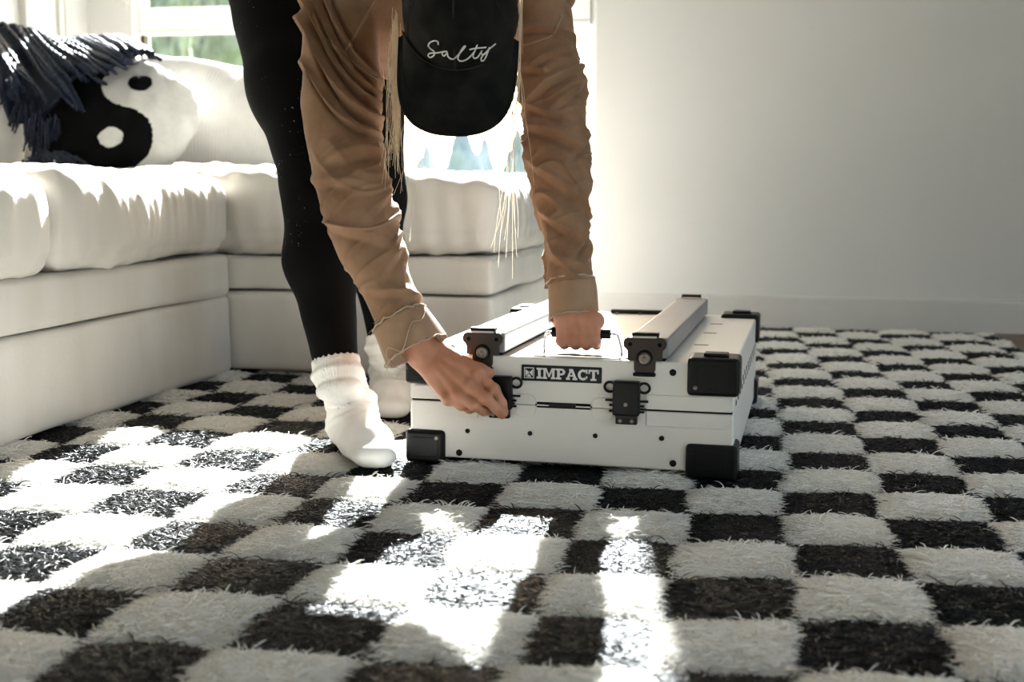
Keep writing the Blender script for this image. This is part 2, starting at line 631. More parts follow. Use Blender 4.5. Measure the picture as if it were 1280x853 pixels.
win = tag(empty('window_1', ((WX0 + WX1) / 2, YW + 0.06, WZ0)), kind='structure')
win['_world'] = [(WX0 + WX1) / 2, YW + 0.06, WZ0]
FY0, FY1 = YW + 0.03, YW + 0.10
FW = 0.042
box('frame_jamb', (WX0, FY0, WZ0), (WX0 + FW, FY1, WZ1), M['frame'], win, 0.004)
box('frame_jamb', (WX1 - 0.022, FY0, WZ0), (WX1, FY1, WZ1), M['frame'], win, 0.004)
box('frame_sill', (WX0 + FW, FY0, WZ0), (WX1 - 0.022, FY1, WZ0 + 0.035), M['frame'], win, 0.004)
box('frame_head', (WX0 + FW, FY0, WZ1 - FW), (WX1 - 0.022, FY1, WZ1), M['frame'], win, 0.004)
box('transom_bar', (WX0 + FW, FY0 - 0.015, 1.012), (WX1 - 0.022, FY1, 1.10), M['frame'], win, 0.004)
box('transom_bead', (WX0 + FW, FY0 - 0.022, 1.004), (WX1 - 0.022, FY0 + 0.02, 1.016), M['frame'], win, 0.003)
box('pane', (WX0 + FW, YW + 0.066, WZ0 + 0.035), (WX1 - 0.022, YW + 0.070, 1.012), M['glass'], win)
box('pane', (WX0 + FW, YW + 0.066, 1.10), (WX1 - 0.022, YW + 0.070, WZ1 - FW), M['glass'], win)
box('glazing_bead', (WX0 + FW, FY0 - 0.004, WZ0 + 0.035), (WX0 + FW + 0.012, FY0 + 0.03, 1.012), M['bracket'], win)

# ================================================================== OUTSIDE
M['lawn'] = pmat('lawn', (0.10, 0.16, 0.05), 0.9, col2=(0.16, 0.20, 0.08), nscale=2.0)
M['leaf'] = pmat('tree_leaves', (0.20, 0.21, 0.14), 0.7, col2=(0.36, 0.37, 0.29), nscale=2.2, bump=0.8, bscale=6, bdist=0.2)
M['hazed_leaf'] = pmat('hazed_conifer_leaves', (0.30, 0.32, 0.34), 0.8, col2=(0.38, 0.40, 0.42), nscale=1.0)  # distance haze put into the leaf colour, paler and bluer
M['bark'] = pmat('bark', (0.09, 0.06, 0.04), 0.9, nscale=8)
tag(box('ground', (-90, YW + 0.4, -1.3), (60, 150, -0.9), M['lawn']), kind='structure')


def leafy(name, loc, r, hgt, label, mat, seed, conifer=False, group=None):
    t = wempty(name, loc)
    tag(t, label, 'shrub' if 'shrub' in name else 'tree', group)
    bm = bmesh.new()
    bm_cyl(bm, loc, (loc[0], loc[1], loc[2] + hgt * 0.5), r * 0.12, r * 0.06, 10)
    bm_obj('trunk', bm, M['bark'], t)
    bm = bmesh.new()
    bmesh.ops.create_icosphere(bm, subdivisions=5, radius=1.0)
    V = np.array([v.co[:] for v in bm.verts])
    nz = fnoise(seed, 24, 4.5)(V) * 0.14 + fnoise(seed + 1, 24, 14)(V) * 0.09 + fnoise(seed + 2, 24, 34)(V) * 0.05
    W = V * (1 + nz)[:, None]
    if conifer:
        z = (W[:, 2] + 1.1) / 2.2
        W[:, :2] *= np.clip(1.15 - z, 0.03, 1)[:, None] * 1.5
    W = W * np.array([r, r, hgt * (0.5 if conifer else 0.42)]) + np.array([loc[0], loc[1], loc[2] + hgt * (0.52 if conifer else 0.6)])
    for v, c in zip(bm.verts, W):
        v.co = c
    bm_obj('crown', bm, mat, t)
    return t




def foot_at(px, d):
    p = atd(px, 300, d)
    return (p[0], p[1], -0.9)


leafy('leafy_tree', foot_at(196, 19.0), 0.62, 5.4, 'pale green tree outside, seen at the left end of the window', M['leaf'], 11)
leafy('leafy_tree', foot_at(262, 22.0), 0.75, 5.6, 'pale green tree outside, seen just left of the bent leg', M['leaf'], 31)
leafy('leafy_shrub', foot_at(752, 12.0), 0.42, 1.95, 'green shrub outside at the right edge of the window', M['leaf'], 21)
for i, (px_, d_, r, hh, w) in enumerate([(578, 62, 0.85, 4.9, 'tallest distant conifer under the cap brim'), (606, 66, 0.7, 4.3, 'small distant conifer right of the tallest one under the brim'),
                                         (645, 60, 0.8, 4.4, 'distant conifer beside the hanging hair'), (534, 64, 0.7, 3.8, 'lowest distant conifer beside the tan sleeve')]):
    leafy('conifer', foot_at(px_, d_), r, hh, w, M['hazed_leaf'], 50 + i, True, 'distant conifers on the horizon')

# ================================================================== RUG
CK = 0.1365
RX0, RX1, RY0, RY1 = -1.55, 0.738, 0.35, 3.985
GX, GY = 0.1215, 1.722        # a column boundary and a row boundary (fitted)
PAR = 0
rug = tag(empty('checkered_rug', ((RX0 + RX1) / 2, (RY0 + RY1) / 2, ZF)), 'black and cream checkered shaggy wool rug covering the floor', 'rug')
rug['_world'] = [(RX0 + RX1) / 2, (RY0 + RY1) / 2, ZF]
_wx, _wy = fnoise(101, 10, 7.0), fnoise(102, 10, 9.0)
_ex, _ey = fnoise(103, 14, 60.0), fnoise(104, 14, 60.0)


def check_uv(X, Y):
    P = np.stack([X, Y, 0 * X], -1).astype(np.float32)
    u = (X - 0.056 + 0.06 * smooth(2.6, 4.0, Y) + 0.006 * _wx(P) + 0.002 * _ex(P)) / 0.1365
    yc = np.interp(X, [-1.3, -0.64, -0.4, -0.14, 0.12, 0.4, 0.8], [1.66, 1.664, 1.668, 1.690, 1.728, 1.752, 1.78])
    v = (Y - yc + 0.004 * _wy(P) + 0.002 * _ey(P)) / 0.140 + 0.5
    return u, v


def dark_check(u, v):
    return (np.floor(u).astype(int) + np.floor(v).astype(int) + PAR) % 2 == 0


def rug_bulge(u, v):
    fu, fv = u - np.floor(u), v - np.floor(v)
    return (1 - np.abs(2 * fu - 1) ** 4) * (1 - np.abs(2 * fv - 1) ** 3)


nxg, nyg = int((RX1 - RX0) / 0.0172), int((RY1 - RY0) / 0.0172)
gx = np.linspace(RX0, RX1, nxg + 1)
gy = np.linspace(RY0, RY1, nyg + 1)
GXm, GYm = np.meshgrid(gx, gy, indexing='ij')
u, v = check_uv(GXm, GYm)
Vr = np.stack([GXm, GYm, -0.012 + np.where(dark_check(u, v), 0.006, 0.012) * rug_bulge(u, v)], -1).reshape(-1, 3)
ii, jj = np.meshgrid(np.arange(nxg), np.arange(nyg), indexing='ij')
a = ii * (nyg + 1) + jj
Qr = np.stack([a, a + nyg + 1, a + nyg + 2, a + 1], -1).reshape(-1, 4)
uc, vc = check_uv((gx[:-1, None] + gx[1:, None]) / 2 + 0 * gy[None, :-1], (gy[None, :-1] + gy[None, 1:]) / 2 + 0 * gx[:-1, None])
quadmesh('woven_base', Vr, Qr, [M['yarn_light'], M['yarn_dark']], rug, midx=dark_check(uc, vc).astype(int).ravel())


def make_pile():
    zones = [(0.62, 1.15, 420000, 0.00055), (1.15, 1.6, 340000, 0.0006), (1.6, 2.2, 230000, 0.0007), (2.2, 3.0, 130000, 0.0010), (3.0, RY1, 90000, 0.0013)]
    XY, RD = [], []
    for y0, y1, dens, rad in zones:
        n = int((y1 - y0) * (RX1 - RX0) * dens)
        x = rng.uniform(RX0, RX1, n)
        y = rng.uniform(y0, y1, n)
        P = np.stack([x, y, 0 * x], -1)
        px, py, z = proj(P)
        keep = (px > -260) & (px < IW + 260) & (py < IH + 130)
        keep &= ~((x < -1.30) | ((y > 2.78) & (x < -0.68)))
        XY.append(P[keep])
        RD.append(np.full(keep.sum(), rad))
    P = np.vstack(XY)
    rad = np.concatenate(RD)
    n = len(P)
    u, v = check_uv(P[:, 0], P[:, 1])
    dk = dark_check(u, v)
    bul = rug_bulge(u, v)
    sgn = np.where(rng.random(n) < 0.5, 1.0, -1.0)
    ang = rng.normal(0, 0.42, n)
    wild = rng.random(n) < 0.025
    ang[wild] += rng.normal(0, 1.1, wild.sum())
    Ln = rng.uniform(0.008, 0.019, n) * np.where(wild, 1.3, 1.0)
    dx, dy = sgn * np.cos(ang), np.sin(ang)
    lift = rng.uniform(0.02, 0.24, n) + np.where(wild, 0.4, 0)
    z0 = -0.012 + np.where(dk, 0.007, 0.013) * bul + rng.uniform(-0.0015, 0.002, n)
    pts = np.zeros((n, 4, 3))
    curl = rng.normal(0, 0.28, n)
    for k, t in enumerate((0, 0.34, 0.7, 1.0)):
        c, s = np.cos(curl * t), np.sin(curl * t)
        pts[:, k, 0] = P[:, 0] + Ln * t * (dx * c - dy * s)
        pts[:, k, 1] = P[:, 1] + Ln * t * (dx * s + dy * c)
        pts[:, k, 2] = z0 + Ln * lift * (t * 1.5 - t * t * 0.9)
    for name, m, mat in (('cream_pile', ~dk, M['yarn_light']), ('black_pile', dk, M['yarn_dark'])):
        k = int(m.sum())
        cu = bpy.data.hair_curves.new(name)
        cu.add_curves([4] * k)
        cu.attributes['position'].data.foreach_set('vector', np.ascontiguousarray(pts[m], np.float32).ravel())
        ra = cu.attributes.get('radius') or cu.attributes.new('radius', 'FLOAT', 'POINT')
        taper = np.array([1.0, 1.0, 0.85, 0.35])
        ra.data.foreach_set('value', (rad[m][:, None] * rng.uniform(0.7, 1.3, k)[:, None] * taper).astype(np.float32).ravel())
        cu.materials.append(mat)
        o = bpy.data.objects.new(name, cu)
        COL.objects.link(o)
        o.parent = rug
        o.matrix_parent_inverse = Matrix.Translation(-Vector(rug['_world']))
        tag(o, kind='stuff')


make_pile()

# ================================================================== SOFA
SX, SY = -1.233, 2.70          # front of the long section, front of the corner section


def cushion(name, lo, hi, parent, seed, r=0.05, puff=0.025, groove=None, h=0.008):
    lo, hi = np.asarray(lo, float), np.asarray(hi, float)
    c, s = (lo + hi) / 2, (hi - lo) / 2
    n1, n2, n3 = fnoise(seed, 10, 9), fnoise(seed + 1, 12, 26), fnoise(seed + 2, 12, 1.0)
    kk = np.array([70.0, 70.0, 9.0], np.float32)

    def fn(P):
        q = (P - c) / s
        e = np.maximum(1 - q[..., 0] ** 2, 0) * np.maximum(1 - q[..., 1] ** 2, 0)
        d = rbox(P, c, s, r)
        top = smooth(-0.3, 0.9, q[..., 2])
        d = d - puff * np.sqrt(e) * top - 0.010 * np.maximum(1 - q[..., 2] ** 2, 0)
        d = d - 0.005 * n1(P) - 0.0025 * n2(P) - 0.0022 * n3(P * kk)
        if groove is not None:
            d = d + 0.004 * np.exp(-((P[..., 2] - groove) / 0.006) ** 2)
        return d
    V, Q = sdf_mesh(fn, lo - 0.06, hi + 0.06, h)
    return quadmesh(name, V, Q, M['sofa'], parent)


def panel(name, lo, hi, parent, seed, r=0.012, h=0.009):
    lo, hi = np.asarray(lo, float), np.asarray(hi, float)
    n1 = fnoise(seed, 10, 7)

    def fn(P):
        return rbox(P, (lo + hi) / 2, (hi - lo) / 2, r) - 0.0025 * n1(P)
    V, Q = sdf_mesh(fn, lo - 0.02, hi + 0.02, h)
    return quadmesh(name, V, Q, M['sofa'], parent)


sofa = tag(wempty('sofa_section', (-1.75, 1.6, 0)), 'long cream linen sofa section on the left with plump seat cushions', 'sofa')
panel('base_panel', (-2.30, 0.45, 0.001), (SX, SY - 0.010, 0.186), sofa, 201)
panel('front_rail', (-2.30, 0.45, 0.187), (SX - 0.002, SY - 0.010, 0.283), sofa, 202)
cushion('seat_cushion', (-2.28, 1.16, 0.285), (SX + 0.012, 1.945, 0.462), sofa, 210, groove=0.315)
cushion('seat_cushion', (-2.28, 1.955, 0.285), (SX + 0.010, 2.672, 0.462), sofa, 220, groove=0.315)
corner = tag(wempty('sofa_corner_section', (-1.4, 3.2, 0)), 'cream sofa corner section under the window, behind the person', 'sofa')
CXE = -0.587
panel('base_panel', (-2.36, SY, 0.001), (CXE, 3.62, 0.194), corner, 231)
panel('front_rail', (-2.36, SY + 0.002, 0.195), (CXE - 0.002, 3.62, 0.285), corner, 232)
cushion('seat_cushion', (-2.34, SY - 0.004, 0.287), (CXE + 0.012, 3.62, 0.468), corner, 240, groove=0.335, puff=0.028)


cushion('back_cushion', (-2.40, 3.28, 0.495), (-1.92, 3.44, 0.845), corner, 250, puff=0.012, r=0.06)


# ---- pillows
def placed(name, V, Q, mat, parent, Mx):
    W = np.asarray(V) @ np.array(Mx.to_3x3()).T + np.array(Mx.translation)
    return quadmesh(name, W, Q, mat, parent)


def pillow_sdf(hw, hh, th, seed, pinch=0.0):
    n1, n2 = fnoise(seed, 10, 14), fnoise(seed + 1, 12, 32)

    def fn(P):
        x, y = P[..., 0] / hw, P[..., 1] / hh
        # sides curve inwards between pointed corners
        ex = np.abs(x) * (1 + pinch * (1 - y * y))
        ey = np.abs(y) * (1 + pinch * (1 - x * x))
        e = np.maximum(ex, ey)
        prof = th * np.sqrt(np.maximum((1 - np.clip(ex, 0, 1) ** 2.4) * (1 - np.clip(ey, 0, 1) ** 2.4), 0)) + 0.006
        d = np.maximum(np.abs(P[..., 2]) - prof, (e - 1) * min(hw, hh))
        return d * 0.8 - 0.005 * n1(P) - 0.002 * n2(P)
    return fn


def orient(origin, right, up):
    r = Vector(right).normalized()
    u_ = Vector(up)
    u_ = (u_ - r * u_.dot(r)).normalized()
    n = r.cross(u_)
    return Matrix(((r.x, u_.x, n.x, origin[0]), (r.y, u_.y, n.y, origin[1]), (r.z, u_.z, n.z, origin[2]), (0, 0, 0, 1)))


cr = Vector(_R)                        # picture right and a leaning-back up, used to pose the pillows
PT = 0.050


def disc_pillow():
    c = atd(152, 150, 3.30)
    Mx = orient(c, cr + Vector((0, 0, -0.03)), (-0.10, 0.56, 0.70))
    t = tag(wempty('yin_yang_pillow', (c[0], c[1], 0.49)), 'round black and white yin yang pillow leaning in the sofa corner', 'pillow')
    R = 0.213
    n = 230
    g = np.linspace(-1, 1, n + 1)
    X, Y = np.meshgrid(g, g, indexing='ij')
    # square grid to disc
    D1 = X * np.sqrt(1 - Y * Y / 2)
    D2 = Y * np.sqrt(1 - X * X / 2)
    rr = np.sqrt(D1 ** 2 + D2 ** 2)
    Z = PT * np.sqrt(np.maximum(1 - rr ** 2.6, 0))
    P3 = np.stack([D1, D2, Z], -1)
    edge = 1 + 0.012 * fnoise(301, 12, 9)(P3) + 0.004 * fnoise(302, 12, 40)(P3)
    wv = fnoise(303, 12, 60)(P3) * 0.004
    V = np.stack([D1 * R * edge, D2 * R * edge, Z + 0.003 * fnoise(304, 12, 8)(P3)], -1)
    i, j = np.meshgrid(np.arange(n), np.arange(n), indexing='ij')
    a = i * (n + 1) + j
    Q = np.stack([a, a + n + 1, a + n + 2, a + 1], -1).reshape(-1, 4)
    cx = (D1[:-1, :-1] + D1[1:, 1:]) / 2 + wv[:-1, :-1]
    cy = (D2[:-1, :-1] + D2[1:, 1:]) / 2 + wv[1:, :-1]
    # design frame turned so that the dark half lies to the left
    th = math.radians(10)
    cx = cx - 0.12
    x = cx * math.cos(th) - cy * math.sin(th)
    y = cx * math.sin(th) + cy * math.cos(th)
    dark = x < 0
    up_, dn = (x ** 2 + (y - 0.5) ** 2) < 0.25, (x ** 2 + (y + 0.5) ** 2) < 0.25
    dark = np.where(up_, False, dark)
    dark = np.where(dn, True, dark)
    d1 = ((x - 0.02) ** 2 + (y - 0.44) ** 2) < 0.150 ** 2
    d2 = ((x + 0.02) ** 2 + (y + 0.50) ** 2) < 0.150 ** 2
    cls = np.where(dark, 0, 1)
    cls = np.where(d1, 2, np.where(d2, 3, cls)).ravel()
    Vw = V.reshape(-1, 3)
    for k, (nm, mt) in enumerate((('dark_half', 'tuft_black'), ('light_half', 'tuft_white'), ('dark_dot', 'tuft_black'), ('light_dot', 'tuft_white'))):
        Qk = Q[cls == k]
        used, inv = np.unique(Qk, return_inverse=True)
        W = Vw[used].copy()
        W[:, 2] += 0.0025 if k >= 2 else 0.0
        placed(nm, W, inv.reshape(-1, 4), M[mt], t, Mx)
    Bk = Vw.copy()
    Bk[:, 2] *= -1
    placed('back_cover', Bk, Q[:, ::-1], M['tuft_white'], t, Mx)


disc_pillow()


def square_pillow(name, c, right, up, hw, hh, th, label, seed, mat, base, pinch=0.05):
    t = tag(wempty(name, base), label, 'pillow')
    V, Q = sdf_mesh(pillow_sdf(hw, hh, th, seed, pinch), (-hw - 0.04, -hh - 0.04, -th - 0.05), (hw + 0.04, hh + 0.04, th + 0.05), 0.005)
    Mx = orient(c, right, up)
    placed('cover', V, Q, mat, t, Mx)
    # piped edge running round the rim
    a = np.linspace(0, 2 * math.pi, 160, endpoint=False)
    cxy = np.stack([np.clip(1.4 * np.cos(a), -1, 1), np.clip(1.4 * np.sin(a), -1, 1)], -1)
    x, y = cxy.T
    sx = 1 / (1 + pinch * (1 - y * y))
    sy = 1 / (1 + pinch * (1 - x * x))
    path = np.stack([x * hw * sx, y * hh * sy, 0 * x], -1)
    W = path @ np.array(Mx.to_3x3()).T + np.array(Mx.translation)
    tube('piping', W, 0.0055, mat, t, 6, closed=True)
    return t


def rib_mat():
    m = pmat('white_ribbed_cotton', (0.76, 0.73, 0.69), 0.85, nscale=25, sheen=0.1, spec=0.2)
    nt = m.node_tree
    N, L = nt.nodes, nt.links
    p = N['Principled BSDF']
    tc = N.new('ShaderNodeTexCoord')
    w = N.new('ShaderNodeTexWave')
    w.inputs['Scale'].default_value = 32
    w.inputs['Distortion'].default_value = 1.2
    b = N.new('ShaderNodeBump')
    b.inputs['Strength'].default_value = 0.35
    b.inputs['Distance'].default_value = 0.002
    L.new(tc.outputs['Object'], w.inputs['Vector'])
    L.new(w.outputs['Fac'], b.inputs['Height'])
    L.new(b.outputs[0], p.inputs['Normal'])
    return m


M['rib'] = rib_mat()
c = atd(266, 152, 3.55)
square_pillow('ribbed_pillow', c, cr + Vector((0, 0, -0.15)), (-0.02, 0.45, 0.8), 0.315, 0.20, 0.085,
              'white ribbed square pillow behind the yin yang pillow', 320, M['rib'], (c[0], c[1], 0.49))
c = atd(-28, 172, 3.33)
square_pillow('cream_pillow', c, cr, (0, 0.35, 0.9), 0.13, 0.12, 0.07, 'plain cream pillow at the far left under the navy throw', 330, M['pillow_white'], (c[0], c[1], 0.49), 0.02)


# ---- throw blanket: navy yarn strands thrown over the pillows
def throw():
    c = atd(70, 190, 3.45)
    t = tag(wempty('throw_blanket', (c[0], c[1], 0.49)), 'navy blue fringed yarn throw draped over the pillows at the far left', 'blanket')
    tw = fnoise(401, 12, 5)
    # folded cloth body under the strands: pixel outline carried out to real depth
    S, T = 46, 30
    s = np.linspace(0, 1, S)
    topx = -90 + 275 * s
    topy = np.interp(topx, [-90, 0, 30, 60, 85, 110, 150, 170, 185], [20, 29, 34, 44, 50, 46, 45, 54, 68])
    botx = -120 + 285 * s
    boty = np.interp(botx, [-120, 0, 15, 45, 70, 90, 130, 165], [130, 112, 150, 148, 120, 92, 74, 72])
    V = []
    for j in range(T):
        w = j / (T - 1)
        for k in range(S):
            px = topx[k] * (1 - w) + botx[k] * w
            py = topy[k] * (1 - w) + boty[k] * w
            d = 3.52 - 0.26 * math.sin(w * 1.5) - 0.02 * math.cos(px * 0.09)
            V.append(atd(px, py + 4, d + 0.012))
    V = np.array(V)
    ii, jj = np.meshgrid(np.arange(T - 1), np.arange(S - 1), indexing='ij')
    a = ii * S + jj
    o = quadmesh('cloth', V, np.stack([a, a + 1, a + S + 1, a + S], -1).reshape(-1, 4), M['navy'], t)
    md = o.modifiers.new('thick', 'SOLIDIFY')
    md.thickness = 0.012
    md.offset = 1
    paths, rads = [], []
    r = np.random.default_rng(5)
    for k in range(70):
        u0 = r.uniform(0, 1)
        sh = r.normal(0.0, 0.02)
        n = 26
        w = np.linspace(-0.22, r.uniform(0.82, 1.05), n)
        # strands slope down to the right on the left lump, hang steeper to the far left
        x0 = -80 + 262 * u0
        lean = 58 * smooth(-90, -20, x0) * (1 - smooth(60, 175, x0)) + 20
        px = x0 + lean * w + 4 * np.sin(w * 7 + k) * w
        ty = np.interp(x0, [-90, 0, 30, 60, 85, 110, 150, 170, 185], [20, 29, 34, 44, 50, 46, 45, 54, 68])
        L = np.interp(x0, [-90, -10, 20, 50, 80, 120, 180], [110, 105, 112, 62, 36, 26, 14]) * r.uniform(0.85, 1.1)
        py = ty + L * np.abs(w) * np.where(w < 0, 0.25, 1) + 3 * np.sin(w * 9 + 2 * k) * w
        d = 3.50 - 0.27 * np.sin(np.clip(w, 0, 1) * 1.5) - 0.02 * np.cos(px * 0.09) + r.uniform(-0.012, 0.006) + 0.30 * np.maximum(-w, 0)
        P = np.array([atd(a_, b_, d_) for a_, b_, d_ in zip(px, py, d)])
        P = catmull(P, 60)
        rr = 0.0074 * (1 + 0.22 * np.sin(np.arange(60) * 1.9 + k)) * np.linspace(1, 0.75, 60)
        paths.append(P)
        rads.append(rr)
    tag(tubes('yarn_strands', paths, rads, M['navy'], t, 7), kind='stuff')
    # fringe tassels hanging to the seat and lying on it
    paths, rads = [], []
    for k in range(150):
        g = k % 5
        bx, by = [(12, 100), (28, 132), (40, 140), (62, 150), (50, 165)][g]
        ln = [26, 24, 40, 48, 40][g]
        x = bx + r.normal(0, 7)
        n = 10
        w = np.linspace(0, 1, n)
        px = x + r.normal(0, 5) * w
        py = by + r.normal(0, 5) + ln * w * r.uniform(0.6, 1.1)
        d = 3.21 + r.uniform(-0.02, 0.05) + 0.03 * w
        P = np.array([atd(a_, b_, d_) for a_, b_, d_ in zip(px, py, d)])
        P[:, 2] = np.maximum(P[:, 2], 0.497)
        paths.append(catmull(P, 14))
        rads.append(np.full(14, 0.0028))
    for k in range(90):
        x = 25 + 85 * r.uniform(0, 1)
        w = np.linspace(0, 1, 10)
        px = x + 14 * w * r.normal()
        top = 188 + 16 * ((x - 68) / 45) ** 2 + r.uniform(0, 10)
        py = top + 14 * w
        P = np.array([atd(a_, b_, 3.10 - 0.03 * w_) for a_, b_, w_ in zip(px, py, w)])
        paths.append(catmull(P, 14))
        rads.append(np.full(14, 0.003))
    tag(tubes('fringe', paths, rads, M['navy'], t, 5), kind='stuff')


throw()
# ================================================================== THE CASE
CO = np.array([-0.273, 1.822, 0.0])
CA = math.radians(-2.5)
_cx = np.array([math.cos(CA), math.sin(CA), 0.0])
_cy = np.array([-math.sin(CA), math.cos(CA), 0.0])


def cw(x, y, z):
    """case coordinates to world"""
    return CO + _cx * x + _cy * y + np.array([0, 0, z])


def on_case(px, py, dy=0.0):
    """point seen at a pixel on the plane dy behind the front face of the case"""
    return onplane(px, py, CO + _cy * dy, _cy)


case = tag(empty('storage_case', CO, CA), 'white metal case with black corners and two top rails, on the rug', 'case')
BX0, BX1, BD = -0.263, 0.250, 0.745
ZS, ZT = 0.1025, 0.178
lower = box('lower_shell', (BX0, 0, 0.010), (BX1, BD, ZS - 0.001), M['shell'], case, 0.004, 3)
lid = box('lid', (BX0, 0, ZS + 0.001), (BX1, BD, ZT), M['shell'], case, 0.004, 3)
box('seam_gasket', (BX0 + 0.003, 0.002, ZS - 0.003), (BX1 - 0.003, BD - 0.002, ZS + 0.003), M['gap'], case)


def rrect(x0, z0, x1, z1, r, corners='abcd', n=6):
    """rounded rectangle; corners a=lower left, b=lower right, c=upper right, d=upper left"""
    out = []
    for key, (cx_, cz_, a0) in zip('abcd', ((x0, z0, 180), (x1, z0, 270), (x1, z1, 0), (x0, z1, 90))):
        if key in corners:
            sx = cx_ + (r if cx_ == x0 else -r)
            sz = cz_ + (r if cz_ == z0 else -r)
            for k in range(n + 1):
                t = math.radians(a0 + 90 * k / n)
                out.append((sx + r * math.cos(t), sz + r * math.sin(t)))
        else:
            out.append((cx_, cz_))
    return out


def front_plate(name, pts, mat, parent, d=0.0015, y=0.0, bevel=0.0005):
    bm = bmesh.new()
    bm_prism(bm, pts, (0, y, 0), (1, 0, 0), (0, 0, 1), d, bevel)
    return bm_obj(name, bm, mat, parent, sm=False)


front_plate('lid_flange', rrect(0.118, 0.1045, 0.246, 0.1265, 0.014, 'c'), M['shell'], lid, 0.0035)
front_plate('lid_flange', rrect(-0.259, 0.1045, -0.150, 0.1265, 0.012, 'd'), M['shell'], lid, 0.0035)
front_plate('shell_flange', rrect(0.118, 0.078, 0.246, 0.1005, 0.014, 'b'), M['shell'], lower, 0.0018)
front_plate('shell_flange', rrect(-0.259, 0.078, -0.150, 0.1005, 0.012, 'a'), M['shell'], lower, 0.0018)
for xc, s in ((-0.073, 1), (0.050, 1)):
    front_plate('lid_tab', rrect(xc - 0.0165, ZS, xc + 0.0165, 0.119, 0.011, 'cd'), M['shell'], lid, 0.0025)
    front_plate('shell_tab', rrect(xc - 0.0165, 0.083, xc + 0.0165, ZS - 0.001, 0.011, 'ab'), M['shell'], lower, 0.0015)
front_plate('centre_slot', [(-0.054, 0.0985), (0.031, 0.0985), (0.031, 0.1075), (-0.054, 0.1075)], M['gap'], case, 0.0006, bevel=0)
front_plate('slot_lip', [(-0.054, 0.1015), (0.031, 0.1015), (0.031, 0.1035), (-0.054, 0.1035)], M['shell'], case, 0.0022, bevel=0.0003)
box('slider', (-0.034, -0.006, 0.1005), (0.008, 0.0, 0.1072), M['black_plastic'], case, 0.0015)

# badge with its lettering
badge = front_plate('badge', rrect(-0.079, 0.1405, 0.048, 0.1655, 0.002), M['badge'], case, 0.0018)


def arc(cx_, cz_, rx, rz, a0, a1, n=12):
    return [(cx_ + rx * math.cos(math.radians(a0 + (a1 - a0) * k / n)), cz_ + rz * math.sin(math.radians(a0 + (a1 - a0) * k / n))) for k in range(n + 1)]


def R4(x0, z0, x1, z1):
    return [(x0, z0), (x1, z0), (x1, z1), (x0, z1)]


sf = 0.17
GLYPH = {
    'I': (0.50, [R4(0, 0, 0.5, sf), R4(0, 1 - sf, 0.5, 1), R4(0.13, sf, 0.37, 1 - sf)]),
    'M': (1.16, [R4(0, 0, 0.40, sf), R4(0.76, 0, 1.16, sf), R4(0.08, sf, 0.29, 1 - sf), R4(0.85, sf, 1.08, 1 - sf), R4(0, 1 - sf, 0.34, 1), R4(0.82, 1 - sf, 1.16, 1),
                 [(0.20, 1), (0.34, 1), (0.64, 0.30), (0.58, 0.16), (0.52, 0.20)], [(0.82, 1), (0.96, 1), (0.64, 0.20), (0.58, 0.16), (0.52, 0.30)]]),
    'P': (0.86, [R4(0, 0, 0.48, sf), R4(0.11, sf, 0.35, 1 - sf), R4(0, 1 - sf, 0.50, 1),
                 arc(0.48, 0.69, 0.36, 0.31, -90, 90) + arc(0.48, 0.69, 0.14, 0.13, 90, -90), R4(0.35, 0.38, 0.48, 0.56)]),
    'A': (1.02, [R4(0, 0, 0.36, sf), R4(0.60, 0, 1.02, sf), [(0.08, sf), (0.27, sf), (0.50, 0.84), (0.40, 1)], [(0.94, sf), (0.70, sf), (0.44, 0.84), (0.40, 1), (0.62, 1)],
                 R4(0.28, 0.30, 0.72, 0.44), [(0.28, 1 - 0.0), (0.28, 1 - sf), (0.50, 1 - sf), (0.50, 1)]]),
    'C': (0.90, [arc(0.46, 0.5, 0.46, 0.5, 48, 312, 20) + arc(0.46, 0.5, 0.22, 0.29, 312, 48, 20), R4(0.72, 0.62, 0.86, 1.0), [(0.70, 0.36), (0.77, 0.13), (0.88, 0.24), (0.82, 0.40)]]),
    'T': (0.92, [R4(0.20, 0, 0.72, sf), R4(0.34, sf, 0.58, 1 - sf), R4(0, 1 - sf, 0.92, 1), R4(0, 0.62, 0.14, 1 - sf), R4(0.78, 0.62, 0.92, 1 - sf)]),
}
tot = sum(GLYPH[c][0] for c in 'IMPACT') + 5 * 0.05
LX0, LX1, LZ0, LZ1 = -0.0545, 0.0435, 0.1445, 0.1615
kx = (LX1 - LX0) / tot
x = LX0
bm = bmesh.new()
for ch in 'IMPACT':
    w, polys = GLYPH[ch]
    for pl in polys:
        bm_prism(bm, [(x + p[0] * kx, LZ0 + p[1] * (LZ1 - LZ0)) for p in pl], (0, -0.0018, 0), (1, 0, 0), (0, 0, 1), 0.0006)
    x += (w + 0.05) * kx
tag(bm_obj('lettering', bm, M['letter'], badge, sm=False), 'white slab serif letters reading IMPACT')
bm = bmesh.new()
lx0, lx1 = -0.0745, -0.0585
t_ = 0.0011
for q in (R4(lx0, LZ0, lx1, LZ0 + t_), R4(lx0, LZ1 - t_, lx1, LZ1), R4(lx0, LZ0, lx0 + t_, LZ1), R4(lx1 - t_, LZ0, lx1, LZ1),
          [(lx0 + 0.0022, LZ1 - 0.0025), (lx0 + 0.0075, 0.1535), (lx0 + 0.0022, 0.148)], [(lx1 - 0.0022, LZ1 - 0.0025), (lx1 - 0.0022, 0.148), (lx1 - 0.0075, 0.1535)],
          [(lx0 + 0.0045, LZ0 + 0.002), (lx1 - 0.0045, LZ0 + 0.002), (lx1 - 0.008, 0.1515)]):
    bm_prism(bm, q, (0, -0.0018, 0), (1, 0, 0), (0, 0, 1), 0.0006)
tag(bm_obj('logo_mark', bm, M['letter'], badge, sm=False), 'small square emblem beside the letters')
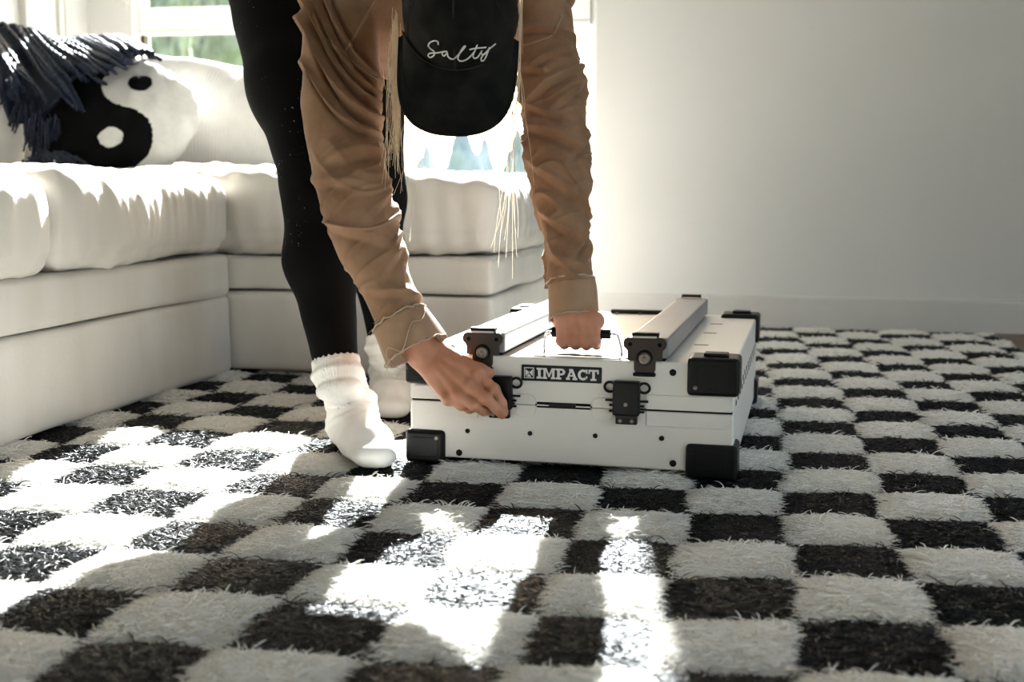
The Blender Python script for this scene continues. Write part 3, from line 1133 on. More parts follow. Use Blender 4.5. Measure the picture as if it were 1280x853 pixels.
front_plate('logo_field', [(-0.0715, 0.1465), (-0.0665, 0.1485), (-0.0660, 0.1555), (-0.0715, 0.1575)], M['logo_tint'], badge, 0.0004, -0.0018, 0)

# rivets
bm0 = bmesh.new()
bm_cyl(bm0, (0, 0, 0), (0, -0.0022, 0), 0.0040, 0.0034, 14, 0.0006)
rivet_me = bpy.data.meshes.new('rivet')
bm0.to_mesh(rivet_me)
bm0.free()
rivet_me.polygons.foreach_set('use_smooth', [True] * len(rivet_me.polygons))
rivet_me.materials.append(M['black_plastic'])
for rx, rz, rs in ((-0.167, 0.055, 1.0), (-0.065, 0.0565, 1.0), (0.039, 0.058, 1.0), (0.142, 0.0595, 1.05), (-0.181, 0.019, 1.35), (0.160, 0.0215, 1.35), (0.157, 0.162, 1.35), (-0.185, 0.162, 1.35)):
    o = link('rivet', rivet_me, None, case)
    o.location = (rx, 0, rz)
    o.scale = (rs, 1, rs)

# corner protectors
for fx in (0, 1):
    for fy in (0, 1):
        for fz in (0, 1):
            x0, x1 = ((0.179, BX1 + 0.007) if fx else (BX0 - 0.007, -0.204))
            y0, y1 = ((-0.007, 0.062) if fy == 0 else (BD - 0.062, BD + 0.007))
            z0, z1 = ((0.128, 0.187) if fz else (0.0, 0.054))
            p = box('corner_protector', (x0, y0, z0), (x1, y1, z1), M['black_plastic'], case, 0.007, 3)
            if fy == 0:
                xm = (x0 + x1) / 2
                front_plate('inset_panel', rrect(xm - 0.022, z0 + 0.012, xm + 0.022, z1 - 0.012, 0.004), M['black_plastic'], p, 0.0012, y0, 0.0005)
                sx_ = x0 + 0.013 if fx else x1 - 0.013
                bm = bmesh.new()
                bm_cyl(bm, (sx_, y0, z0 + 0.013 if fz else z1 - 0.012), (sx_, y0 - 0.0018, z0 + 0.013 if fz else z1 - 0.012), 0.0036, 0.0030, 14, 0.0005)
                bm_obj('screw', bm, M['bolt'] if fz or not fx else M['black_plastic'], p)
            if fz:
                box('top_clip', ((x0 + x1) / 2 - 0.016, y0 + 0.016, z1 - 0.002), ((x0 + x1) / 2 + 0.020, y0 + 0.044, z1 + 0.005), M['black_plastic'], p, 0.0015)
                box('clip_slot', ((x0 + x1) / 2 - 0.012, y0 + 0.011, z1 - 0.001), ((x0 + x1) / 2 + 0.022, y0 + 0.0165, z1 + 0.0032), M['gap'], p, 0.0008)

# the two rails with their end brackets
half = [(0.026, 0.214), (0.031, 0.211), (0.0335, 0.205), (0.032, 0.199), (0.027, 0.194), (0.0265, 0.1785), (0.0165, 0.1785), (0.0165, 0.165), (0.013, 0.158)]
BRK = half + [(-a_, b_) for a_, b_ in half[::-1]]
for xc in (0.118, -0.138):
    rail = box('rail', (xc - 0.031, 0.002, ZT + 0.004), (xc + 0.031, 0.722, 0.214), M['rail'], case, 0.003, 2)
    box('rail_foot', (xc - 0.026, 0.004, ZT - 0.001), (xc + 0.026, 0.720, ZT + 0.0045), M['gap'], rail)
    for yy in (0.002, 0.726):
        bm = bmesh.new()
        bm_prism(bm, [(xc - 0.004 + a_, b_) for a_, b_ in BRK], (0, yy, 0), (1, 0, 0), (0, 0, 1), 0.004, 0.0008)
        br = bm_obj('end_bracket', bm, M['bracket'], rail, sm=False)
        if yy < 0.1:
            for sx_ in (-1, 1):
                bm = bmesh.new()
                bm_cyl(bm, (xc - 0.004 + sx_ * 0.0225, yy - 0.004, 0.2035), (xc - 0.004 + sx_ * 0.0225, yy - 0.0046, 0.2035), 0.0033, seg=14)
                bm_obj('eyelet', bm, M['gap'], br)
            bm = bmesh.new()
            bm_cyl(bm, (xc - 0.004, yy - 0.004, 0.1835), (xc - 0.004, yy - 0.0052, 0.1835), 0.0122, seg=20)
            bm_obj('washer', bm, M['gap'], br)
            bm = bmesh.new()
            bm_cyl(bm, (xc - 0.004, yy - 0.004, 0.182), (xc - 0.004, yy - 0.012, 0.182), 0.0100, 0.0085, 20, 0.0015)
            bm_cyl(bm, (xc - 0.004, yy - 0.0118, 0.182), (xc - 0.004, yy - 0.0135, 0.182), 0.0042, 0.0034, 6)
            bm_obj('bolt', bm, M['bolt'], br)
            box('stop_bar', (xc - 0.004 - 0.0175, yy - 0.009, 0.1545), (xc - 0.004 + 0.0175, yy - 0.001, 0.1605), M['black_plastic'], br, 0.0025)
        cl = box('top_clip', (xc - 0.024, yy - 0.004, 0.2145), (xc + 0.016, yy + 0.012, 0.2215), M['black_plastic'], br, 0.001)
        box('clip_lip', (xc - 0.022, yy - 0.0055, 0.2135), (xc + 0.014, yy - 0.0035, 0.2165), M['steel'], br, 0.0005)

# latches
for xc in (0.088, -0.113):
    la = box('latch', (xc - 0.0205, -0.017, 0.094), (xc + 0.0205, 0.0, 0.1475), M['black_plastic'], case, 0.003, 2)
    box('hook_plate', (xc - 0.0165, -0.011, 0.080), (xc + 0.0165, 0.0, 0.0945), M['black_plastic'], la, 0.0015)
    box('hook_fold', (xc - 0.0165, -0.014, 0.0905), (xc + 0.0165, -0.009, 0.0945), M['bracket'], la, 0.001)
    for sx_ in (-1, 1):
        a_ = np.linspace(0, 2 * math.pi, 24, endpoint=False)
        tube('ear_ring', np.stack([xc + sx_ * 0.0265 + 0.0082 * np.cos(a_), -0.004 + 0 * a_, 0.1365 + 0.0075 * np.sin(a_)], -1), 0.0021, M['black_plastic'], la, 8, closed=True)
        bm = bmesh.new()
        bm_cyl(bm, (xc + sx_ * 0.009, -0.010, 0.0855), (xc + sx_ * 0.009, -0.0125, 0.0855), 0.0034, 0.0028, 12, 0.0005)
        bm_obj('hook_rivet', bm, M['bolt'], la)
    for zz, w in ((0.1160, 0.033), (0.1085, 0.027), (0.0995, 0.027)):
        bm = bmesh.new()
        bm_cyl(bm, (xc - w, -0.005, zz), (xc + w, -0.005, zz), 0.0018, seg=10)
        bm_obj('hinge_pin', bm, M['black_plastic'], la)
    bm = bmesh.new()
    bm_cyl(bm, (xc, -0.017, 0.112), (xc, -0.0182, 0.112), 0.003, seg=12)
    bm_obj('latch_screw', bm, M['bolt'], la)

# carrying handle on the lid
HXc, HY, HZ = 0.008, 0.036, 0.2135
bm = bmesh.new()
bm_prism(bm, rrect(-0.078, 0.006, 0.090, 0.062, 0.020), (0, 0, ZT), (1, 0, 0), (0, 1, 0), 0.0022, 0.0006)
han = bm_obj('handle', bm, M['steel'], case, sm=False)
bm = bmesh.new()
bm_prism(bm, rrect(-0.040, 0.014, 0.056, 0.054, 0.010), (0, 0, ZT + 0.0022), (1, 0, 0), (0, 1, 0), 0.0006)
bm_obj('recess', bm, M['gap'], han, sm=False)
for sx_ in (-1, 1):
    e = HXc + sx_ * 0.062
    P = catmull([(e, HY + 0.018, ZT + 0.002), (e, HY + 0.012, ZT + 0.012), (e - sx_ * 0.004, HY + 0.004, HZ - 0.004), (e - sx_ * 0.009, HY, HZ), (e - sx_ * 0.020, HY, HZ)], 24)
    tube('wire_arm', P, 0.0021, M['steel'], han, 10)
bm = bmesh.new()
bm_cyl(bm, (HXc - 0.047, HY, HZ), (HXc + 0.047, HY, HZ), 0.0085, seg=20, bevel=0.0015)
bm_obj('grip', bm, M['black_plastic'], han)
# low clip at the rear edge, slits in the lid, perforations along the right side
rc = box('rear_clip', (-0.055, BD - 0.030, ZT), (0.072, BD - 0.012, ZT + 0.009), M['black_plastic'], case, 0.002)
for k in range(3):
    bm = bmesh.new()
    bm_cyl(bm, (-0.04 + 0.048 * k, BD - 0.036, ZT), (-0.04 + 0.048 * k, BD - 0.036, ZT + 0.003), 0.004, seg=10)
    bm_obj('clip_screw', bm, M['bolt'], rc)
for yy in (0.22, 0.40, 0.56):
    box('lid_slit', (0.168, yy, ZT - 0.001), (0.192, yy + 0.006, ZT + 0.0004), M['gap'], lid)
bm0 = bmesh.new()
bm_prism(bm0, [(-0.010, -0.0022), (0.007, -0.0055), (0.010, 0.0022), (-0.007, 0.0055)], (0, 0, 0), (0, 1, 0), (0, 0, 1), 0.0004)
perf_me = bpy.data.meshes.new('perforation')
bmesh.ops.recalc_face_normals(bm0, faces=bm0.faces[:])
bm0.to_mesh(perf_me)
bm0.free()
perf_me.materials.append(M['gap'])
for k in range(24):
    o = link('perforation', perf_me, None, case)
    o.location = (BX1 + 0.0001, 0.045 + 0.0275 * k, 0.1180 + (0.006 if k % 2 else -0.006))

# ================================================================== THE PERSON
person = tag(wempty('person', (-0.66, 2.05, 0.0)), 'person in brown overshirt, black leggings and black cap bending over the white case', 'person')

# joints: image position and distance from the camera for what the photo shows, then real 3D points
J = dict(
    hipR=atd(342, -45, 2.26), kneeR=atd(402, 245, 2.03), calfR=atd(402, 322, 2.03), ankR=atd(421, 462, 1.985),
    hipL=atd(452, -48, 2.44), kneeL=atd(468, 245, 2.38), calfL=atd(470, 320, 2.40), ankL=atd(484, 430, 2.38),
    shR=atd(436, 6, 1.97), elR=atd(434, 208, 1.90), wrR=atd(527, 436, 1.845),
    shL=atd(672, -8, 1.99), elL=atd(697, 205, 1.935), wrL=atd(715, 386, 1.886),
)
pel = (J['hipR'] + J['hipL']) / 2 + np.array([0.01, 0.02, 0.06])
chest = (J['shR'] + J['shL']) / 2 + np.array([-0.03, 0.12, 0.02])
neck0 = (J['shR'] + J['shL']) / 2 + np.array([0.0, 0.02, 0.015])

# cap frame
CT = math.radians(28)
cdir = np.array([0.19, -0.98, 0.0])
cdir /= np.linalg.norm(cdir)
CAPC = atd(574, 16, 1.755)
cf = -np.array([0, 0, 1.0]) * math.cos(CT) + cdir * math.sin(CT)          # brim direction (down)
cu_ = cdir * math.cos(CT) + np.array([0, 0, 1.0]) * math.sin(CT)          # crown direction
crr = np.cross(cf, cu_)                                                    # wearer's left or right
if crr @ _R < 0: crr = -crr
# small tilt: the cap leans a little clockwise in the picture
tl = math.radians(-2)
cf, crr = cf * math.cos(tl) + crr * math.sin(tl), crr * math.cos(tl) - cf * math.sin(tl)


def capw(a_, b_, c_):
    return CAPC + crr * a_ + cf * b_ + cu_ * c_


# ---- hands (pixel + distance in front of the case for the right hand, case coordinates for the left)
RH = dict(wr=on_case(529, 437, -0.020),
          i=[on_case(598, 467, -0.033), on_case(617, 487, -0.040), on_case(627, 504, -0.034), on_case(630, 516, -0.024)],
          m=[on_case(588, 483, -0.046), on_case(608, 499, -0.058), on_case(621, 511, -0.050), on_case(627, 519, -0.036)],
          r=[on_case(574, 493, -0.048), on_case(593, 507, -0.058), on_case(605, 514, -0.047), on_case(610, 515, -0.032)],
          p=[on_case(560, 497, -0.043), on_case(577, 507, -0.050), on_case(587, 512, -0.040), on_case(592, 512, -0.028)],
          t=[on_case(553, 447, -0.014), on_case(582, 458, -0.010), on_case(601, 463, -0.012), on_case(612, 467, -0.014)])
_fx = [-0.0275, -0.0085, 0.0100, 0.0270]
LH = dict(wr=J['wrL'])
for nm, fx_, dz in zip('imrp', _fx, (0.0, 0.002, 0.001, -0.001)):
    LH[nm] = [cw(HXc + fx_, HY - 0.018, HZ + 0.026 + dz), cw(HXc + fx_ * 0.96, HY - 0.022, HZ - 0.010), cw(HXc + fx_ * 0.94, HY - 0.002, HZ - 0.0185), cw(HXc + fx_ * 0.94, HY + 0.015, HZ - 0.006)]
LH['t'] = [cw(HXc - 0.030, HY + 0.012, HZ + 0.042), cw(HXc - 0.040, HY + 0.018, HZ + 0.020), cw(HXc - 0.033, HY + 0.019, HZ + 0.001), cw(HXc - 0.016, HY + 0.014, HZ - 0.012)]


def hand_sdf(H, fore, sc=1.0):
    rad = dict(i=(0.0096, 0.0087, 0.0078, 0.0068), m=(0.0098, 0.0089, 0.0080, 0.0070), r=(0.0095, 0.0084, 0.0076, 0.0067), p=(0.0086, 0.0074, 0.0066, 0.0058))
    wr = np.asarray(H['wr'])
    n1 = fnoise(501, 14, 150)
    mi, mp_ = np.asarray(H['i'][0]), np.asarray(H['p'][0])
    nb = np.cross(mi - wr, mp_ - wr)
    nb /= np.linalg.norm(nb)
    side = (mp_ - mi) / np.linalg.norm(mp_ - mi)
    if nb @ (CAM - wr) < 0: nb = -nb                    # points to the back of the hand (towards the camera)

    def fn(P):
        palm = None
        for q, nm in enumerate('imrp'):
            base = wr + side * (-0.013 + 0.0088 * q)
            e = cone(P, base, np.asarray(H[nm][0]) - nb * 0.005, 0.0150, 0.0128)
            palm = e if palm is None else smin(palm, e, 0.012)
        d = palm
        for nm in 'imrp':
            pts = [np.asarray(x_) for x_ in H[nm]]
            r_ = [x_ * sc for x_ in rad[nm]]
            f = chain(P, pts, r_, 0.004)
            kn = np.linalg.norm(P - (pts[0] + nb * 0.0035).astype(np.float32), axis=-1) - 0.0088 * sc     # knuckle
            f = smin(f, kn, 0.008)
            pip = np.linalg.norm(P - pts[1].astype(np.float32), axis=-1) - r_[1] * 1.07
            f = smin(f, pip, 0.004)
            # tendon from knuckle to wrist
            td = cone(P, pts[0] + nb * 0.004, wr * 0.75 + pts[0] * 0.25 + nb * 0.0105, 0.0040, 0.0025)
            d = smin(d, td, 0.008)
            d = smin(d, f, 0.0052)
        tp = [np.asarray(x_) for x_ in H['t']]
        th = chain(P, [wr + (tp[0] - wr) * 0.3] + tp, [0.015 * sc, 0.0135 * sc, 0.0108 * sc, 0.0098 * sc, 0.0082 * sc], 0.006)
        d = smin(d, th, 0.012)
        fa = cone(P, wr - side * 0.006, np.asarray(fore) - side * 0.006, 0.0190, 0.0255)
        fb = cone(P, wr + side * 0.009, np.asarray(fore) + side * 0.010, 0.0180, 0.0250)
        d = smin(d, smin(fa, fb, 0.02), 0.018)
        return d - 0.0003 * n1(P)
    return fn


foreR = atd(497, 378, 1.872)
foreL = atd(711, 320, 1.905)


def head_parts(P):
    hc = capw(0, 0.0, 0.01)
    q = np.stack([(P - hc.astype(np.float32)) @ crr.astype(np.float32), (P - hc.astype(np.float32)) @ cf.astype(np.float32), (P - hc.astype(np.float32)) @ cu_.astype(np.float32)], -1)

    def ell(c_, s_):
        k = (q - np.array(c_, np.float32)) / np.array(s_, np.float32)
        n_ = np.linalg.norm(k, axis=-1)
        return (n_ - 1) * min(s_)
    d = ell((0, -0.006, -0.016), (0.069, 0.084, 0.086))
    d = smin(d, ell((0, 0.030, -0.075), (0.055, 0.055, 0.075)), 0.03)           # face
    d = smin(d, ell((0, 0.060, -0.128), (0.022, 0.020, 0.018)), 0.02)           # chin
    d = smin(d, cone(q, (0, 0.084, -0.055), (0, 0.105, -0.082), 0.007, 0.011), 0.010)   # nose
    for s_ in (-1, 1):
        d = np.maximum(d, -(np.linalg.norm(q - np.array((s_ * 0.030, 0.094, -0.052), np.float32), axis=-1) - 0.012))  # eye hollows
        d = smin(d, ell((s_ * 0.074, -0.012, -0.060), (0.009, 0.018, 0.030)), 0.006)    # ears
    d = smin(d, cone(q, (-0.016, 0.080, -0.105), (0.016, 0.080, -0.105), 0.007, 0.007), 0.006)   # lips
    return d


footR = dict(heel=onz(432, 552), toe=onz(474, 589))
footL = dict(heel=onz(486, 497), toe=onz(492, 526))


def foot_chain(P, ft, ank, extra=0.0):
    h0, t0 = ft['heel'], ft['toe']
    dv = t0 - h0
    k = np.linalg.norm(dv[:2]) / 0.20
    dv = np.array([dv[0], dv[1], 0.0]) / np.linalg.norm(dv[:2]) * k
    sd = np.array([-dv[1], dv[0], 0]) / k
    if sd @ _R < 0: sd = -sd
    up = np.array([0, 0, 1.0])
    g = 0.003
    d = chain(P, [h0 + dv * 0.020 + up * (0.031 + g), h0 + dv * 0.040 + up * (0.066 + g), ank], [0.031 + extra, 0.034 + extra, 0.0365 + extra], 0.02)
    for s_, w in ((-1, 0.021), (0, 0.0), (1, 0.020)):
        d = smin(d, chain(P, [h0 + dv * 0.03 + sd * s_ * 0.008 + up * (0.029 + g), h0 + dv * 0.130 + sd * s_ * w + up * (0.026 + g), h0 + dv * (0.186 - 0.008 * s_ * s_) + sd * s_ * (w - 0.002) + up * (0.0165 + g)],
                          [0.028 + extra, 0.024 + extra, 0.0155 + extra], 0.01), 0.022)
    d = smin(d, cone(P, h0 + dv * 0.050 + up * 0.072, h0 + dv * 0.140 + up * 0.032, 0.031 + extra, 0.022 + extra), 0.03)
    return d


def body_sdf(P):
    d = chain(P, [J['hipR'], J['kneeR'], J['calfR'], J['ankR']], [0.094, 0.052, 0.050, 0.032], 0.03)
    d = smin(d, chain(P, [J['hipL'], J['kneeL'], J['calfL'], J['ankL']], [0.090, 0.050, 0.047, 0.031], 0.03), 0.02)
    d = smin(d, foot_chain(P, footR, J['ankR'], -0.004), 0.02)
    d = smin(d, foot_chain(P, footL, J['ankL'], -0.004), 0.02)
    d = smin(d, cone(P, J['hipR'] + [0.01, 0.03, 0.05], J['hipL'] + [-0.01, 0.03, 0.05], 0.10, 0.10), 0.05)
    d = smin(d, cone(P, pel, chest, 0.10, 0.105), 0.06)
    d = smin(d, cone(P, J['shR'] + [0.05, 0.05, 0.01], J['shL'] + [-0.05, 0.05, 0.01], 0.060, 0.060), 0.04)
    d = smin(d, chain(P, [J['shR'], J['elR'], foreR, J['wrR']], [0.034, 0.029, 0.025, 0.019], 0.02), 0.02)
    d = smin(d, chain(P, [J['shL'], J['elL'], foreL, J['wrL']], [0.034, 0.029, 0.025, 0.019], 0.02), 0.02)
    d = smin(d, cone(P, neck0, capw(0, -0.02, -0.06), 0.050, 0.046), 0.03)
    return smin(d, head_parts(P), 0.02)


VR, QR = sdf_mesh(hand_sdf(RH, foreR), np.min([on_case(470, 370, 0.02), on_case(640, 530, -0.09)], 0) - 0.03, np.max([on_case(490, 370, 0.03), on_case(640, 530, -0.09)], 0) + 0.035, 0.0016)
VL, QL = sdf_mesh(hand_sdf(LH, foreL), cw(HXc, HY, HZ) - np.array([0.075, 0.06, 0.045]), cw(HXc, HY, HZ) + np.array([0.075, 0.075, 0.115]), 0.0016)
# the rest of the body; cut where the finer hands take over, inside the cuffs
hm = [(RH['wr'], foreR), (LH['wr'], foreL)]


def body_cut(P):
    d = body_sdf(P)
    for wr_, fo in hm:
        ax_ = (np.asarray(wr_) - np.asarray(fo))
        L_ = np.linalg.norm(ax_)
        ax_ /= L_
        t = (P - np.asarray(fo, np.float32)) @ ax_.astype(np.float32)
        near = np.linalg.norm(P - np.asarray(wr_, np.float32), axis=-1) - 0.16
        d = np.maximum(d, -np.maximum(-(t - 0.012), near))
    return d


allp = np.array(list(J.values()) + [capw(0, 0, 0.1), capw(0, 0.1, -0.15), footR['toe'], footL['toe']])
VB, QB = sdf_mesh(body_cut, np.array([allp[:, 0].min() - 0.14, allp[:, 1].min() - 0.08, 0.002]), allp.max(0) + 0.2, 0.007)
Vall = np.vstack([VR, VL, VB])
Qall = np.vstack([QR, QL + len(VR), QB + len(VR) + len(VL)])
body = quadmesh('body', Vall, Qall, M['skin'], person)
for s_ in (-1, 1):
    e = capw(s_ * 0.030, 0.083, -0.045)
    bm = bmesh.new()
    bmesh.ops.create_uvsphere(bm, u_segments=16, v_segments=10, radius=0.0115)
    bmesh.ops.translate(bm, vec=Vector(e), verts=bm.verts[:])
    bm_obj('eye', bm, M['eye'], body)

# ---- leggings
_ln = fnoise(511, 12, 40)


def leggings_sdf(P):
    d = chain(P, [J['hipR'], J['hipR'] * 0.45 + J['kneeR'] * 0.55 + np.array([-0.006, 0, 0]), J['kneeR'], J['calfR'], J['ankR']], [0.100, 0.079, 0.0575, 0.0575, 0.0355], 0.04)
    d2 = chain(P, [J['hipL'], J['kneeL'], J['calfL'], J['ankL']], [0.095, 0.0575, 0.053, 0.0345], 0.03)
    for nm in 'RL':
        ax_ = (J['calf' + nm] - J['ank' + nm])
        ax_ /= np.linalg.norm(ax_)
        t = (P - (J['ank' + nm] + ax_ * 0.008).astype(np.float32)) @ ax_.astype(np.float32)
        if nm == 'R': d = np.maximum(d, -t)
        else: d2 = np.maximum(d2, -t)
    d = smin(d, d2, 0.02)
    d = smin(d, cone(P, J['hipR'] + [0.01, 0.03, 0.05], J['hipL'] + [-0.01, 0.03, 0.05], 0.108, 0.106), 0.05)
    d = smin(d, cone(P, pel, pel * 0.72 + chest * 0.28, 0.112, 0.106), 0.05)
    return d - 0.0008 * _ln(P)


lp = np.array([J[k] for k in ('hipR', 'hipL', 'kneeR', 'kneeL', 'ankR', 'ankL')])
leg_o = sdf_obj('leggings', leggings_sdf, lp.min(0) - 0.16, lp.max(0) + 0.26, 0.005, M['leggings'], person)

# ---- socks
def sock(ft, ank, calf, seed):
    ax_ = (calf - ank) / np.linalg.norm(calf - ank)
    e1 = np.cross(ax_, [0.0, 1, 0])
    e1 /= np.linalg.norm(e1)
    e2 = np.cross(ax_, e1)
    n1 = fnoise(seed, 12, 45)
    top = ank + ax_ * 0.014

    def fn(P):
        d = foot_chain(P, ft, ank, 0.0)
        d = smin(d, cone(P, ank - ax_ * 0.02, top + ax_ * 0.03, 0.039, 0.0405), 0.012)
        t = (P - ank.astype(np.float32)) @ ax_.astype(np.float32)
        q = P - ank.astype(np.float32)
        an = np.arctan2(q @ e2.astype(np.float32), q @ e1.astype(np.float32))
        rib = smooth(-0.075, -0.055, t)
        d = d - 0.0009 * rib * np.sin(an * 46) - 0.0012 * n1(P)
        # slouch folds
        for t0, a_, w in ((-0.008, 0.0045, 0.006), (-0.026, -0.0025, 0.004), (-0.040, 0.0025, 0.008), (-0.062, 0.0015, 0.005), (-0.075, 0.0018, 0.004)):
            d = d - a_ * np.exp(-((t - t0 - 0.004 * np.sin(an + seed)) / w) ** 2)
        d = np.maximum(d, t - 0.018 - 0.0015 * np.sin(an * 23))
        inner = cone(P, ank - ax_ * 0.02, top + ax_ * 0.05, 0.0345, 0.0368)
        return np.maximum(d, -np.maximum(inner, -(t + 0.004)))
    pts = np.array([ft['toe'], ft['heel'], top, ft['toe'] + (ft['heel'] - ft['toe']) / np.linalg.norm(ft['heel'] - ft['toe']) * 0.24])
    return sdf_obj('sock', fn, np.r_[pts.min(0)[:2] - 0.07, 0.0005], pts.max(0) + 0.06, 0.0022, M['sock'], person)


sock(footR, J['ankR'], J['calfR'], 521)
sock(footL, J['ankL'], J['calfL'], 522)

# ---- overshirt: torso, sleeves with folds, cuffs

_sn, _sm = fnoise(531, 14, 26), fnoise(532, 14, 60)
hemP = atd(492, 40, 2.12)


def shirt_sdf(P):
    d = cone(P, pel * 0.8 + chest * 0.2, chest, 0.135, 0.130)
    d = smin(d, cone(P, J['shR'] + [0.055, 0.05, 0.0], J['shL'] + [-0.055, 0.05, 0.0], 0.082, 0.078), 0.06)
    d = smin(d, cone(P, J['shR'] + [0.0, 0.005, 0.01], J['shR'] + [0.05, 0.03, 0.02], 0.064, 0.070), 0.03)
    d = smin(d, cone(P, J['shL'] + [0.0, 0.005, 0.01], J['shL'] + [-0.05, 0.03, 0.02], 0.060, 0.070), 0.03)
    d = smin(d, cone(P, hemP, hemP * 0.5 + chest * 0.5 + np.array([0, 0, 0.02]), 0.085, 0.10), 0.05)   # front hanging down
    col = cone(P, neck0 + [0, 0.01, 0.0], neck0 * 0.6 + capw(0, -0.03, -0.07) * 0.4, 0.070, 0.068)           # collar
    d = smin(d, col, 0.02)
    return d - 0.004 * _sn(P) - 0.0018 * _sm(P)


sp = np.array([pel, chest, J['shR'], J['shL'], hemP])
shirt = sdf_obj('overshirt', shirt_sdf, sp.min(0) - 0.16, sp.max(0) + 0.17, 0.005, M['canvas'], person)


def fold(u, w):
    a_ = np.abs(u) / w
    return np.exp(-a_ ** 1.35) - 0.8 * np.exp(-(np.abs(u - 1.35 * w) / (0.8 * w)) ** 1.6)


def sleeve(path_px, rad_px, folds, seed, nS=420, nA=210):
    P = np.array([atd(a_, b_, c_) for a_, b_, c_ in path_px])
    R_ = np.array([r_ * c_ / FPX for r_, (_, _, c_) in zip(rad_px, path_px)])
    Q = catmull(np.c_[P, R_], nS)
    Pc, Rc = Q[:, :3], Q[:, 3]
    T = np.gradient(Pc, axis=0)
    T /= np.linalg.norm(T, axis=1)[:, None]
    toC = CAM - Pc
    N = toC - T * (toC * T).sum(1)[:, None]
    N /= np.linalg.norm(N, axis=1)[:, None]
    B = np.cross(N, T)
    B *= np.sign((B @ _R))[:, None]
    an = np.linspace(-math.pi, math.pi, nA, endpoint=False)
    px, py, _ = proj(Pc)
    Y = py[:, None] + 0 * an[None]
    A = an[None] + 0 * py[:, None]
    tt = (np.sin(A) + 1) / 2                       # 0 picture-left, 1 picture-right
    disp = np.zeros_like(Y)
    for fd in folds:
        kind = fd[0]
        if kind == 'J':                            # hangs from the outer side and swings across the front
            _, yend, ystart, p_, amp, w, hook = fd
            line = yend - (yend - ystart) * (1 - tt) ** p_ + hook * tt ** 3
            vis = smooth(-0.5, 0.1, np.cos(A)) * smooth(1.03, 0.93, tt * 1.0)
            disp += 2.0 * amp * fold(Y - line, w * 0.72) * vis
        elif kind == 'D':                          # short diagonal crease
            _, y0, a0, sl, aw, amp, w = fd
            line = y0 + sl * (A - a0)
            disp += 1.6 * amp * fold(Y - line, w * 0.75) * np.exp(-((A - a0) / aw) ** 2)
    pts = Pc[:, None, :] + Rc[:, None, None] * (np.cos(A)[..., None] * N[:, None] + np.sin(A)[..., None] * B[:, None])
    n1, n2, n3 = fnoise(seed, 14, 22), fnoise(seed + 1, 14, 55), fnoise(seed + 2, 16, 160)
    # crumpled cloth: sharp ridge lines of a warped noise, stretched across the arm
    arc_ = A * Rc[:, None]
    ln_ = np.cumsum(np.r_[0, np.linalg.norm(np.diff(Pc, axis=0), axis=1)])[:, None] + 0 * A
    cz = np.cos(A)
    wq = fnoise(seed + 5, 12, 16)(pts)
    g1 = np.stack([arc_ * 17 + ln_ * 11 + wq * 0.8, ln_ * 42 - arc_ * 9 + wq * 1.1, cz * 0.6], -1)
    g2 = np.stack([arc_ * 30 - ln_ * 26 + wq, ln_ * 70 + arc_ * 22, cz * 0.6], -1)
    c1 = 1 - np.minimum(np.abs(fnoise(seed + 6, 12, 1.0)(g1)) * 1.7, 1)
    c2 = 1 - np.minimum(np.abs(fnoise(seed + 7, 12, 1.0)(g2)) * 1.7, 1)
    low = smooth(150, 235, Y) if seed == 541 else smooth(50, 110, Y)
    disp = disp + low * (0.0062 * (c1 ** 1.5 - 0.33) + 0.0022 * (c2 ** 1.6 - 0.3))
    disp = disp + 0.0024 * n1(pts) + 0.0008 * n2(pts) + 0.0002 * n3(pts)
    Rr = Rc[:, None] + disp
    V = Pc[:, None, :] + Rr[..., None] * (np.cos(A)[..., None] * N[:, None] + np.sin(A)[..., None] * B[:, None])
    i0, k0 = np.meshgrid(np.arange(nS - 1), np.arange(nA), indexing='ij')
    k1 = (k0 + 1) % nA
    Qd = np.stack([i0 * nA + k0, i0 * nA + k1, (i0 + 1) * nA + k1, (i0 + 1) * nA + k0], -1).reshape(-1, 4)
    return V.reshape(-1, 3), Qd, (Pc, Rc, T, N, B, py)


foldsR = [('J', 108, -60, 1.5, 0.0040, 5, -4), ('J', 124, -40, 1.6, 0.0075, 6, -8), ('J', 139, -14, 1.8, 0.0060, 5, -9), ('J', 152, 8, 1.9, 0.0065, 6, -11), ('J', 176, 30, 2.1, 0.0090, 8, -16), ('J', 190, 80, 2.4, 0.0040, 6, -12),
          ('D', 206, 0.25, -5, 0.9, 0.0075, 13), ('D', 236, -0.3, 16, 0.7, 0.005, 10), ('D', 262, 0.9, -26, 0.6, 0.006, 11), ('D', 296, -0.2, 26, 0.9, 0.0045, 12),
          ('D', 334, 0.8, -22, 0.5, 0.005, 9), ('D', 372, 0.2, 14, 0.8, 0.0045, 9)]
VsR, QsR, frR = sleeve([(446, -52, 1.99), (430, 0, 1.975), (425, 60, 1.95), (426, 120, 1.925), (433, 190, 1.90), (446, 252, 1.882), (463, 310, 1.872), (482, 356, 1.862), (497, 392, 1.856), (501, 401, 1.855)],
                       [40, 48, 48, 46, 46, 46, 43, 37, 33, 32], foldsR, 541)
slR = quadmesh('sleeve', VsR, QsR, M['canvas'], shirt)
